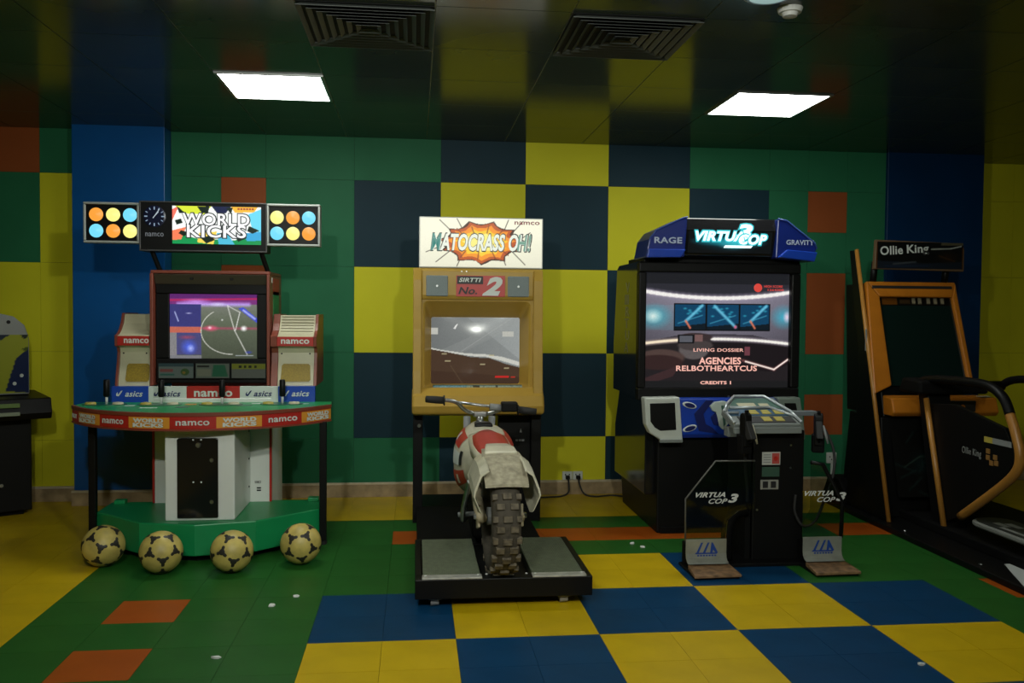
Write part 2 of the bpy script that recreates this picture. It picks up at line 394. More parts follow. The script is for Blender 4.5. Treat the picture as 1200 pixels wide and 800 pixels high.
def air_vent(x, y, label):
    t = thing('air_vent', (x, y, CEIL), label, 'air vent', 'square ceiling air vents'); h = CT/2-.003
    box('backing', x-h, x+h, y-h, y+h, CEIL-.001, CEIL+.003, M['ventd'], t, bevel=0)
    for k in range(7):
        a = h*(1-k*.135)
        bm = bmesh.new()
        b = a-.018
        # a louvre: square ring sloping downwards to the outside
        A = [bm.verts.new((x+sx*a, y+sy*a, CEIL-.017)) for sx, sy in ((-1, -1), (1, -1), (1, 1), (-1, 1))]
        B = [bm.verts.new((x+sx*b, y+sy*b, CEIL-.005)) for sx, sy in ((-1, -1), (1, -1), (1, 1), (-1, 1))]
        A2 = [bm.verts.new((v.co.x, v.co.y, v.co.z+.003)) for v in A]; B2 = [bm.verts.new((v.co.x, v.co.y, v.co.z+.003)) for v in B]
        for i in range(4):
            j = (i+1) % 4
            for q in ((A[i], A[j], B[j], B[i]), (A2[i], B2[i], B2[j], A2[j]), (A[i], A2[i], A2[j], A[j]), (B[i], B[j], B2[j], B2[i])): bm.faces.new(q)
        obj('frame' if k == 0 else 'slat', bm, M['vent'], t)
    return t
for i in range(-6, 12):
    for j in range(-16, 2):
        x, y = CX+(i+.5)*CT, CY+(j+.5)*CT
        if x-CT/2 < XL-.3 or x+CT/2 > XR+.3 or y-CT/2 < YF-.1 or y-CT/2 > .3: continue
        if (i, j) in special or (i, j) in rear: continue
        o = bpy.data.objects.new('ceiling_tile', cme); C.objects.link(o); o.location = (x, y, CEIL); o.parent = ce
def cc(i, j): return CX+(i+.5)*CT, CY+(j+.5)*CT
ceiling_light(*cc(-1, -2), M['panel'], 'bright square ceiling light on the left, above the football machine')
ceiling_light(*cc(4, -2), M['panel'], 'bright square ceiling light on the right, above the shooting game')
for n, (i, j) in enumerate(sorted(rear)):
    t = ceiling_light(*cc(i, j), M['panel_added'], 'added square fill light on the ceiling behind the viewer, ' + ('farther one on the left', 'nearer one on the left', 'farther one on the right', 'nearer one on the right')[n])
air_vent(*cc(0, -4), 'square louvred ceiling vent between the left light and the motorbike sign')
air_vent(*cc(2, -4), 'square louvred ceiling vent nearest the right light')
def added_fill_spot(x, y, aim, label):  # unseen lamp added to light the back wall up to its top
    t = thing('added_spotlight', (x, y, CEIL), label, 'spotlight', 'added fill spotlights behind the viewer')
    obj('mount', adisc(bmesh.new(), (x, y, CEIL), .06, 20, Vector((0, 0, -1)), .02), M['white'], t)
    p0 = Vector((x, y, CEIL-.10)); d = (Vector(aim)-p0).normalized()
    tube('stem', [(x, y, CEIL-.01), tuple(p0)], .01, M['white'], t, n=8)
    bm = bmesh.new(); atube(bm, [tuple(p0-d*.07), tuple(p0-d*.05), tuple(p0+d*.05), tuple(p0+d*.08)], [.03, .055, .06, .07], 16); obj('lamp_can', bm, M['white'], t, smooth=True)
    ld = bpy.data.lights.new('fill_spot_lamp', 'SPOT'); ld.energy = FILL_SPOT_W; ld.spot_size = math.radians(105); ld.spot_blend = 1.; ld.shadow_soft_size = .06; ld.color = (.97, 1, .9)
    lo = bpy.data.objects.new('fill_spot_lamp', ld); C.objects.link(lo); lo.rotation_euler = d.to_track_quat('-Z', 'Y').to_euler(); lo.location = p0+d*.15
    lo.parent = t; lo.matrix_parent_inverse = Matrix.Translation(-t.location)
added_fill_spot(-.2, -5.6, (.4, 0, 1.3), 'added white fill spotlight behind the viewer on the left')
added_fill_spot(1.15, -5.6, (1.2, 0, 1.3), 'added white fill spotlight behind the viewer on the right')
t = thing('smoke_detector', (1.89, -2.86, CEIL), 'small round white smoke detector on the ceiling', 'smoke detector')
obj('base', adisc(bmesh.new(), (1.89, -2.86, CEIL), .05, 24, Vector((0, 0, -1)), .018, 0), M['ceilwhite'], t, smooth=False)
obj('sensor_head', adisc(bmesh.new(), (1.89, -2.86, CEIL-.018), .032, 24, Vector((0, 0, -1)), .014, .004), M['ceilwhite'], t)
t = thing('downlight', (1.75, -2.99, CEIL), 'round recessed downlight at the top edge beside the smoke detector', 'ceiling light')
obj('trim_ring', adisc(bmesh.new(), (1.75, -2.99, CEIL), .10, 28, Vector((0, 0, -1)), .008, 0), M['alu'], t)
obj('lamp', adisc(bmesh.new(), (1.75, -2.99, CEIL-.008), .075, 28, Vector((0, 0, -1)), .004, .004), glow('downlight_glow', (190, 225, 220), .5), t)

# ------------------------------------------------------------------ football machine
def football_machine():
    t = thing('football_arcade_machine', (-.74, -1.05, 0), 'four-player football arcade machine with curved counter and lit sign', 'arcade machine')
    xc = -.70
    half = [(0, -1.585), (.295, -1.515), (.60, -1.245), (.60, -1.0)]
    poly = [(xc-x, y) for x, y in half[::-1]]+[(xc+x, y) for x, y in half[1:]]
    prism('base_platform', poly, 'z', .035, .2, M['kgreen'], t, bevel=.006)
    prism('plinth', [(xc+(x-xc)*.9, y+.05) for x, y in poly], 'z', 0, .036, M['dblack'], t, bevel=0)
    for sx in (-1, 1): box('platform_lug', xc+sx*.54-.03, xc+sx*.54+.03, -1.06, -1.01, .2, .222, M['kgreen'], t)
    for x in (-.98, -.40):
        box('platform_slot', x-.035, x+.035, -1.515, -1.44, .075, .12, M['hole'], t) if False else None
    # body
    bd = box('cabinet_body', -1.06, -.40, -1.04, -.62, 0, .8, M['white'], t, bevel=.004)
    for x in (-1.063, -.41): box('edge_strip', x, x+.013, -1.046, -1.03, .2, .69, M['kred'], bd, bevel=.002)
    text('label_text', 'NAMCO', (-.475, -1.0425, .315), .035, .014, M['ink'], bd)
    for k in range(2): box('label_mark', -.482, -.458, -1.0425, -1.0395, .262+k*.014, .270+k*.014, M['ink'], bd, bevel=0)
    cb = box('coin_box', -.872, -.517, -1.49, -1.04, .2, .70, M['white'], t, bevel=.006)
    d = prism('coin_door', [(-.806, .215), (-.603, .215), (-.6, .22), (-.6, .63), (-.606, .636), (-.80, .636), (-.808, .63), (-.808, .22)], 'y', -1.502, -1.489, M['gblack'], t)
    for z in (.52, .30): disc('lock', (-.632, -1.502, z), .011, M['chrome'], d, n=14, depth=.006)
    disc('lock', (-.70, -1.502, .60), .014, M['chrome'], d, n=14, depth=.006)
    for x in (-.725, -.685):
        for z in (.405, .628): disc('screw', (x, -1.502, z), .005, M['white'], d, n=8, depth=.003)
    for z in (.62, .46, .3): disc('hinge_pin', (-.516, -1.1, z), .006, M['black'], cb, n=8, axis=(1, 0, 0), depth=.004)
    # counter: an arc
    R, cy, cx = .803, -1.6+.803, -.742
    a0 = math.asin(.695/R)
    arc = [(cx+R*math.sin(a), cy-R*math.cos(a)) for a in np.linspace(-a0, a0, 33)]
    prism('counter_top', arc+[(arc[-1][0]-.012, -1.02), (arc[0][0]+.012, -1.02)], 'z', .762, .778, M['kgreen'], t, bevel=.002)
    def arcstrip(name, u0, u1, z0, z1, off, th, m, par):
        bm = bmesh.new(); n = max(2, int((u1-u0)*40)); v = []
        for k in range(n+1):
            a = -a0+2*a0*(u0+(u1-u0)*k/n)
            for r in (R+off-th, R+off):
                for z in (z0, z1): v.append(bm.verts.new((cx+r*math.sin(a), cy-r*math.cos(a), z)))
        for k in range(n):
            b = 4*k; c = b+4
            for q in ((b, c, c+1, b+1), (b+2, b+3, c+3, c+2), (b+1, c+1, c+3, b+3), (b, b+2, c+2, c)): bm.faces.new([v[i] for i in q])
        bm.faces.new([v[i] for i in (0, 1, 3, 2)]); bm.faces.new([v[i] for i in (4*n, 4*n+2, 4*n+3, 4*n+1)])
        return obj(name, bm, m, par, smooth=False)
    rim = arcstrip('counter_rim', 0, 1, .692, .763, 0, .02, M['kred'], t)
    arcstrip('rim_edge', 0, 1, .762, .78, .006, .016, M['kbrown'], rim)
    arcstrip('rim_edge', 0, 1, .686, .695, .006, .016, M['kbrown'], rim)
    segs = [(0, .05, 'r', 'PROT'), (.05, .165, 'o', ''), (.165, .29, 'r', 'namco'), (.29, .445, 'o', ''), (.445, .61, 'r', 'namco'), (.61, .765, 'o', ''), (.765, .90, 'r', 'namco'), (.90, 1., 'o', '')]
    for u0, u1, c, s in segs:
        # evenly spaced in the photo's x; turn it into arc angle
        f = lambda u: (math.asin(max(-1, min(1, (2*u-1)*math.sin(a0))))/a0+1)/2
        v0, v1 = f(u0), f(u1)
        st = arcstrip('rim_sticker', v0, v1, .699, .757, .002, .003, M['kred'] if c == 'r' else M['korange'], rim)
        a = -a0+2*a0*(v0+v1)/2; r = R+.0045; L = (v1-v0)*2*a0*R
        p = (cx+r*math.sin(a), cy-r*math.cos(a), .728); rt = (math.cos(a), math.sin(a), 0)
        if c == 'r': text('rim_lettering', s, p, L*.72, .024, M['kwhite'], st, right=rt, bold=.02)
        else:
            text('rim_lettering', 'WORLD', (p[0], p[1], .740), L*.74, .022, M['kwhite'], st, right=rt, bold=.05)
            text('rim_lettering', 'KICKS', (p[0], p[1], .716), L*.74, .022, M['kwhite'], st, right=rt, bold=.05)
    # controls on the counter
    for i, x in enumerate((-1.285, -.985, -.655, -.325)):
        y = -1.14 if i in (1, 2) else -1.12
        pad = prism('control_pad', [(x+.12*math.cos(a), y-.03+.075*math.sin(a)) for a in np.linspace(0, 2*math.pi, 20, endpoint=False)] if True else [], 'z', .7775, .781, mat('pad_dark_green', (.01, .10, .045), .3), t, bevel=0)
        for dx, mm in ((-.075, 'key'), (.07, 'offwhite')):
            bm = bmesh.new(); adisc(bm, (0, 0, 0), .024, 16, Vector((0, 0, 1)), .010, .003); bmesh.ops.scale(bm, vec=(1.35, .8, 1), verts=bm.verts); bmesh.ops.translate(bm, vec=(x+dx, y-.03, .7805), verts=bm.verts)
            obj('button', bm, M[mm], pad)
        j = tube('joystick_shaft', [(x, y, .778), (x, y, .83)], .007, M['white'], t, n=10)
        tube('joystick_grip', [(x, y, .818), (x, y, .825), (x, y, .91), (x, y, .915)], [.012, .0175, .0165, .012], M['black'], j, n=12)
    for i, (x, y, w_, h_, mm) in enumerate(((-1.13, -1.22, .05, .03, 'kwhite'), (-.83, -1.30, .07, .05, 'kteal'), (-.82, -1.16, .06, .04, 'korange'), (-.52, -1.22, .09, .05, 'kteal'), (-.47, -1.12, .05, .03, 'kwhite'), (-.20, -1.14, .05, .02, 'kwhite'), (-1.0, -1.33, .09, .03, 'kwhite'))):
        box('counter_print', x-w_/2, x+w_/2, y-h_/2, y+h_/2, .7778, .7792, M[mm], t, bevel=0)
    for x in (-1.315, -.083):
        lg = box('leg', x-.019, x+.019, -1.27, -1.232, .02, .69, M['black'], t, bevel=.004)
        disc('leg_foot', (x, -1.251, .02), .024, M['rubber'], lg, n=14, axis=(0, 0, -1), depth=.02)
    # sponsor band behind the controls
    xs = [-1.287, -1.085, -.875, -.578, -.362, -.152]
    for k, (c, s) in enumerate((('kblue', 'asics'), ('kwhite', 'asics'), ('kred', 'namco'), ('kwhite', 'asics'), ('kblue', 'asics'))):
        b = box('sponsor_band', xs[k], xs[k+1], -1.035, -1.0, .778, .868, M[c], t, bevel=.001)
        xm, L = (xs[k]+xs[k+1])/2, xs[k+1]-xs[k]
        if s == 'namco': text('band_lettering', 'namco', (xm, -1.0362, .826), L*.72, .034, M['kwhite'], b, bold=.025)
        else:
            mm = M['kwhite'] if c == 'kblue' else M['vdark']
            text('band_lettering', 'asics', (xm+.022, -1.0362, .826), L*.48, .032, mm, b, shear=.3, bold=.02)
            # the brand's swirl
            pts = [(xm-.075, .815), (xm-.062, .812), (xm-.045, .835), (xm-.04, .846), (xm-.05, .842), (xm-.06, .826), (xm-.068, .822), (xm-.066, .838), (xm-.075, .828)]
            prism('band_swirl', pts, 'y', -1.0368, -1.0355, mm, b, bevel=0)
    # monitor housing
    mh = bmesh.new()
    abox(mh, -1.087, -.415, -.98, -.56, 1.515, 1.534); abox(mh, -1.087, -1.069, -1.0, -.56, .87, 1.515); abox(mh, -.433, -.415, -1.0, -.56, .87, 1.515)
    abox(mh, -1.069, -.433, -.62, -.56, .8, 1.515)
    house = obj('monitor_housing', mh, M['kbrown'], t, bevel=.004)
    for z, h_ in ((1.22, .20), (1.40, .10)): box('side_graphic', -.4155, -.4135, -.88, -.66, z, z+h_, M['kgreen'] if z < 1.3 else M['kred'], house, bevel=0)
    box('side_graphic', -.4155, -.413, -.93, -.90, 1.47, 1.50, M['kwhite'], house, bevel=0)
    hood = prism('hood_strip', [(-.985, 1.512), (-.94, 1.512), (-.925, 1.455), (-.955, 1.455)], 'x', -1.068, -.434, mat('hood_brown', (.06, .045, .03), .5), t)
    for x in (-.86, -.635): disc('hood_lamp', (x, -.972, 1.49), .012, M['hole'], hood, n=12, depth=.003)
    bz = bmesh.new()
    sx0, sx1, sz0, sz1 = -.992, -.497, 1.024, 1.399
    abox(bz, -1.068, -.434, -.95, -.90, sz1, 1.512); abox(bz, -1.068, -.434, -.95, -.90, .88, sz0); abox(bz, -1.068, sx0, -.95, -.90, sz0, sz1); abox(bz, sx1, -.434, -.95, -.90, sz0, sz1)
    obj('bezel', bz, M['black'], t, bevel=.006)
    p = Paint(150, 112, (112, 116, 100))
    v = p.v
    p.a = np.array([92, 100, 82])/255.*(.75+.5*v[..., None]) + np.array([40, 20, 60])/255.*np.clip(v-.55, 0, 1)[..., None]
    p.rect(0, 1, .84, 1, (120, 50, 120)); p.rect(0, 1, .93, 1, (95, 40, 110)); p.line([(0, .9), (1, .93)], .02, (190, 40, 90), .8); p.line([(.1, .84), (.9, .84)], .05, (200, 170, 255), .8, .9)
    p.ell(.30, .88, .2, .06, (215, 160, 255), .7, .9); p.ell(.55, .84, .12, .04, (230, 230, 255), .6, .9)
    p.poly([(.78, .78), (.84, .8), (1, .62), (1, .55)], (70, 80, 200)); p.line([(.84, .75), (.97, .62)], .02, (200, 210, 255), .7)
    p.rect(0, .36, .06, .84, (72, 72, 120)); p.rect(.0, .36, .50, .84, (58, 58, 118)); p.line([(.06, .72), (.1, .58)], .012, (200, 210, 255), .7); p.ell(.22, .70, .05, .015, (220, 220, 255), .7, .9)
    p.rect(0, .36, .40, .49, (205, 105, 80), .9); p.rect(.0, .08, 0, .40, (130, 128, 130)); p.rect(.0, .36, 0, .05, (120, 120, 125)); p.ell(.22, .18, .11, .14, (80, 110, 255), .8, .9); p.ell(.24, .16, .05, .07, (190, 200, 255), .8, .9); p.ell(.2, .33, .12, .04, (190, 70, 90), .6, .9)
    p.line([(.36, .47), (1, .47)], .03, (220, 60, 110), .45, .9); p.ell(.47, .47, .10, .06, (255, 90, 130), .8, .9); p.ell(.46, .48, .03, .03, (255, 235, 240), .9, .9)
    ang = np.linspace(.8, 5.0, 30); p.line([(.70+.34*math.cos(a), .43+.36*math.sin(a)) for a in np.linspace(2.2, 4.75, 26)], .009, (215, 215, 205), .75)
    p.line([(.66, .82), (.74, .44), (.88, .07)], .011, (220, 220, 212), .75); p.line([(.80, .72), (.75, .44)], .010, (230, 230, 225), .8); p.line([(.66, .82), (.80, .72)], .009, (230, 230, 225), .7)
    p.line([(.75, .05), (.95, .05)], .009, (220, 230, 240), .6); p.ell(.845, .47, .045, .055, (255, 255, 255), 1, .8); p.ell(.60, .6, .015, .02, (255, 255, 255), .9, .9); p.ell(.9, .1, .05, .03, (60, 70, 180), .8, .9)
    p.noise(.12, 3)
    p.mesh('screen', (sx0, -.935, sz0), (sx1-sx0, 0, 0), (0, 0, sz1-sz0), pm('football_screen', True, 1.0), t, bulge=.012)
    # instruction cards
    cw = [(-1.05, -.848), (-.842, -.645), (-.64, -.44)]
    for k, (x0, x1) in enumerate(cw):
        p = Paint(60, 26, (70, 80, 74)); L = [(.0, .5, .8), (.5, 1, .8)]
        if k == 0:
            p.rect(.02, .98, .05, .95, (120, 138, 125)); p.rect(0, 1, .78, 1, (60, 90, 90)); p.rect(.05, .42, .42, .62, (150, 90, 80)); p.rect(.05, .45, .2, .32, (60, 120, 100)); p.ell(.75, .42, .13, .24, (70, 105, 50)); p.ell(.72, .38, .05, .1, (150, 130, 50))
        elif k == 1:
            p.rect(.02, .98, .05, .95, (118, 132, 112)); p.rect(.05, .4, .72, .86, (20, 25, 20)); p.rect(.05, .45, .15, .6, (140, 148, 120)); p.poly([(.52, .9), (.85, .9), (.95, .1), (.48, .1)], (40, 120, 80))
        else:
            p.rect(.02, .98, .05, .95, (120, 128, 112)); p.rect(.02, .98, .62, .95, (150, 160, 40)); [p.rect(x, x+.08, .7, .85, (25, 30, 15)) for x in (.22, .36, .5, .66)]
        card = box('instruction_card', x0, x1, -.972, -.962, .908, 1.0, M['black'], t, bevel=.001)
        p.mesh('card_print', (x0+.003, -.9725, .911), (x1-x0-.006, 0, 0), (0, 0, .086), pm('card_print', True, .18, .3), card)
    # speaker pods on both sides
    prof = [(-.62, .868), (-1.0, .868), (-.985, .93), (-.965, 1.0), (-.955, 1.06), (-.965, 1.088), (-1.0, 1.098), (-1.003, 1.157), (-.965, 1.168), (-.93, 1.19), (-.895, 1.225), (-.87, 1.28), (-.62, 1.28)]
    for x0, x1, side in ((-1.277, -1.09, 'l'), (-.41, -.147, 'r')):
        xi = (-1.262, -1.09) if side == 'l' else (-.372, -.165)
        pod = prism('speaker_pod', prof, 'x', xi[0], xi[1], M['offwhite'], t, bevel=.002)
        fat = [(y-.010 if y < -.7 else y, z+(.006 if z > 1.2 else 0)) for y, z in prof]
        for a, b in (((x0, xi[0]),) if side == 'l' else ((x0, xi[0]), (xi[1], x1))):
            prism('pod_side', fat, 'x', a, b, M['kbrown'], pod, bevel=.002)
        xa, xb = xi
        bnd = box('pod_band', xa, xb, -1.012, -.99, 1.1, 1.155, M['kred'], pod, bevel=.002)
        text('pod_lettering', 'namco', ((xa+xb)/2+(.0 if side == 'r' else .02), -1.0132, 1.127), (xb-xa)*(.78 if side == 'r' else .80), .026, M['kwhite'], bnd, bold=.025)
        am = .018
        gy = lambda z: -1.0+(z-.868)*.27
        bm = bmesh.new(); A = []
        xx0 = xa+am+(.02 if side == 'l' else 0); xx1 = xb-(am if side == 'r' else .002)
        loop = [(xx0+.01, .893), (xx1-.01, .893), (xx1, .903), (xx1-.004, .985), (xx1-.014, .995), (xx0+.014, .995), (xx0+.004, .985), (xx0, .903)]
        f1 = [bm.verts.new((x, gy(z)-.004, z)) for x, z in loop]; f2 = [bm.verts.new((x, gy(z)+.006, z)) for x, z in loop]
        bm.faces.new(f1); bm.faces.new(f2[::-1])
        for k in range(8): bm.faces.new([f1[k], f1[(k+1) % 8], f2[(k+1) % 8], f2[k]])
        g = obj('pod_grille', bm, M['kamber'], pod)
        for x in (xa+.02, xb-.025): disc('pod_screw', (x, -.962, 1.055), .005, M['hole'], pod, n=8, depth=.003)
        if side == 'r':
            for k in range(6):
                z = 1.185+k*.017; y = np.interp(z, [1.168, 1.19, 1.225, 1.28], [-.965, -.93, -.895, -.87])
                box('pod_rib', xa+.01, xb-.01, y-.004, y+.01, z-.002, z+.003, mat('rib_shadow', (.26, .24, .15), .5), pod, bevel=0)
    # sign
    for x, dx in ((-1.055, -.035), (-.44, -.035)): tube('sign_strut', [(x, -.9, 1.53), (x+dx, -.94, 1.65)], .014, M['black'], t, n=8, smooth=False)
    sg = box('sign_box', -1.141, -.429, -1.0, -.87, 1.641, 1.926, M['black'], t, bevel=.006)
    frame('sign_trim', -1.141, -.429, 1.641, 1.926, .008, -1.004, -.995, mat('sign_trim_grey', (.05, .05, .05), .4), sg)
    cf = disc('clock_face', (-1.057, -1.0, 1.838), .062, mat('clock_navy', (.004, .006, .03), .3), sg, n=32, depth=.002)
    bm = bmesh.new()
    for k in range(12):
        a = math.pi*k/6; r0, r1 = (.042 if k % 3 else .038), .055; wd = .0022 if k % 3 else .0032
        d_ = Vector((math.sin(a), 0, math.cos(a))); n_ = Vector((math.cos(a), 0, -math.sin(a))); c = Vector((-1.057, -1.0035, 1.838))
        f = [bm.verts.new(c+d_*r+n_*s) for r, s in ((r0, -wd), (r0, wd), (r1, wd), (r1, -wd))]; bm.faces.new(f)
    obj('clock_marks', bm, glow('clock_mark', (150, 175, 200), .8), sg, recalc=False)
    bm = bmesh.new()
    for a, L in ((.60, .052), (.72, .036)):
        d_ = Vector((math.sin(a), 0, math.cos(a))); n_ = Vector((math.cos(a), 0, -math.sin(a))); c = Vector((-1.057, -1.0045, 1.838))
        bm.faces.new([bm.verts.new(c+d_*r+n_*s) for r, s in ((-.012, -.002), (-.012, .002), (L, .002), (L, -.002))])
    obj('clock_hands', bm, glow('clock_hand', (190, 205, 215), .8), sg, recalc=False)
    text('sign_lettering', 'namco', (-1.057, -1.0012, 1.735), .10, .021, glow('namco_grey', (120, 125, 130), .8), sg, bold=0)
    p = Paint(170, 76, (250, 255, 250))
    p.poly([(0, 0), (1, 0), (1, .28), (.7, .12), (.3, .14), (0, .3)], (20, 150, 80)); p.poly([(0, .35), (.16, .45), (.1, .12), (0, .1)], (250, 130, 90)); p.poly([(0, .9), (.08, 1), (0, .6)], (250, 120, 100))
    p.poly([(.03, 1), (.44, 1), (.36, .78), (.12, .8)], (220, 235, 60)); p.poly([(.66, 1), (.96, 1), (.92, .86), (.7, .84)], (255, 190, 60)); p.poly([(.44, 1), (.66, 1), (.6, .82), (.5, .82)], (20, 30, 70)); p.poly([(.85, .8), (1, .95), (1, .3), (.9, .4)], (110, 220, 245)); p.poly([(.78, .3), (1, .35), (1, .12), (.84, .1)], (60, 170, 220))
    p.poly([(.3, .3), (.5, .34), (.46, 0), (.28, .05)], (250, 220, 90)); p.poly([(.5, .3), (.62, .3), (.7, 0), (.52, 0)], (80, 190, 220))
    for pts in ([(.05, 1), (.12, .86), (.16, .8), (.08, .8)], [(.28, .98), (.42, 1), (.4, .8), (.33, .82)], [(.6, .96), (.68, .98), (.66, .8)], [(.86, .5), (.98, .38), (.9, .3), (.84, .36)], [(.1, .36), (.2, .3), (.13, .2), (.07, .28)], [(.32, .16), (.42, .24), (.48, .12), (.38, .02)], [(.7, .2), (.78, .3), (.84, .18), (.74, .08)], [(.03, .62), (.1, .66), (.12, .55), (.05, .5)]): p.poly(pts, (15, 35, 25))
    mq = p.mesh('lit_marquee', (-.958, -1.0035, 1.685), (.495, 0, 0), (0, 0, .216), pm('football_marquee', True, 1.05, .3), sg)
    gd = glow('marquee_outline', (25, 40, 45), .6); gw = glow('marquee_white', (255, 255, 255), 1.0)
    for dy, m_, ad in ((0., gd, .012), (-.0012, gw, 0.)):
        text('sign_lettering', 'WORLD', (-.715, -1.0052+dy, 1.826), .375+ad, .070+ad, m_, sg, bold=.075 if ad else .018)
        text('sign_lettering', 'KICKS', (-.712, -1.0052+dy, 1.758), .330+ad, .072+ad, m_, sg, bold=.075 if ad else .018)
    [box('sign_mark', -.595+k*.016, -.583+k*.016, -1.0055, -1.0035, 1.884, 1.895, glow('mark_red', (200, 90, 40), .7), sg, bevel=0) for k in range(6)]
    cols = dict(o=glow('lamp_orange', (255, 165, 60), 1.0), y=glow('lamp_yellow', (255, 245, 140), 1.05), c=glow('lamp_cyan', (120, 225, 255), 1.0))
    for x0, x1, z0, z1, pat in ((-1.447, -1.142, 1.683, 1.914, ('oyc', 'coy')), (-.433, -.128, 1.681, 1.925, ('yoc', 'cyo'))):
        lp = box('lamp_panel', x0+.004, x1-.004, -.99, -.93, z0+.004, z1-.004, M['black'], t)
        frame('lamp_panel_frame', x0, x1, z0, z1, .013, -1.0, -.925, mat('pale_frame', (.34, .36, .34), .4), lp, bevel=.004)
        for r in (0, 1):
            for k in range(3):
                if x0 < -1: cx_, cz_ = x0+.068+k*.0925, z1-.070-r*.092
                else: cx_, cz_ = x0+.058+k*.0905, z1-.078-r*.092
                disc('lamp', (cx_, -.9895, cz_), .0395, cols[pat[r][k]], lp, n=24, depth=.004, dome=.010)
football_machine()

# four footballs at the foot of the machine
def ico_faces():
    g = (1+5**.5)/2; V = [Vector(v).normalized() for v in ((-1, g, 0), (1, g, 0), (-1, -g, 0), (1, -g, 0), (0, -1, g), (0, 1, g), (0, -1, -g), (0, 1, -g), (g, 0, -1), (g, 0, 1), (-g, 0, -1), (-g, 0, 1))]
    F = [(0, 11, 5), (0, 5, 1), (0, 1, 7), (0, 7, 10), (0, 10, 11), (1, 5, 9), (5, 11, 4), (11, 10, 2), (10, 7, 6), (7, 1, 8), (3, 9, 4), (3, 4, 2), (3, 2, 6), (3, 6, 8), (3, 8, 9), (4, 9, 5), (2, 4, 11), (6, 2, 10), (8, 6, 7), (9, 8, 1)]
    return V, F
IV, IF = ico_faces()
def football(x, y, rot, label, r=.104):
    t = thing('football', (x, y, 0), label, 'football', 'footballs in front of the football machine')
    Rm = Matrix.Rotation(rot[2], 3, 'Z') @ Matrix.Rotation(rot[0], 3, 'X') @ Matrix.Rotation(rot[1], 3, 'Y'); c = Vector((x, y, r))
    bm = bmesh.new(); bmesh.ops.create_icosphere(bm, subdivisions=4, radius=r); bmesh.ops.translate(bm, vec=c, verts=bm.verts)
    b = obj('ball_skin', bm, M['ballc'], t, smooth=True)
    for f in IF:
        vs = [IV[i] for i in f]; n = (vs[0]+vs[1]+vs[2]).normalized()
        mids = [((vs[i]+vs[(i+1) % 3])/2).normalized() for i in range(3)]
        e1 = (mids[0]-n*mids[0].dot(n)).normalized(); e2 = n.cross(e1)
        bm = bmesh.new(); rings_ = [[], [], []]
        for k in range(36):
            a = 2*math.pi*k/36; q = math.cos(3*a)        # three arms
            rr = min(.31, .15+.21*max(0, q)**1.2)
            for ri, fr in enumerate((.35, .7, 1.)):
                rings_[ri].append(bm.verts.new(c+Rm @ ((n+fr*rr*(math.cos(a)*e1+math.sin(a)*e2)).normalized()*r*(1.010 if ri < 2 else 1.003))))
        ct = bm.verts.new(c+Rm @ (n*r*1.011))
        for k in range(36):
            j = (k+1) % 36; bm.faces.new([rings_[0][k], rings_[0][j], ct])
            for ri in (0, 1): bm.faces.new([rings_[ri+1][k], rings_[ri+1][j], rings_[ri][j], rings_[ri][k]])
        obj('black_patch', bm, M['ballk'], b, smooth=True)
football(-1.146, -1.595, (.2, .3, .1), 'cream football at the left end beside the black leg')
football(-.823, -1.74, (.55, .0, .35), 'second cream football from the left, before the green base')
football(-.479, -1.752, (.62, .2, .2), 'third cream football from the left, right of the coin door')
football(-.157, -1.63, (.35, .75, .5), 'cream football at the right end of the green base')

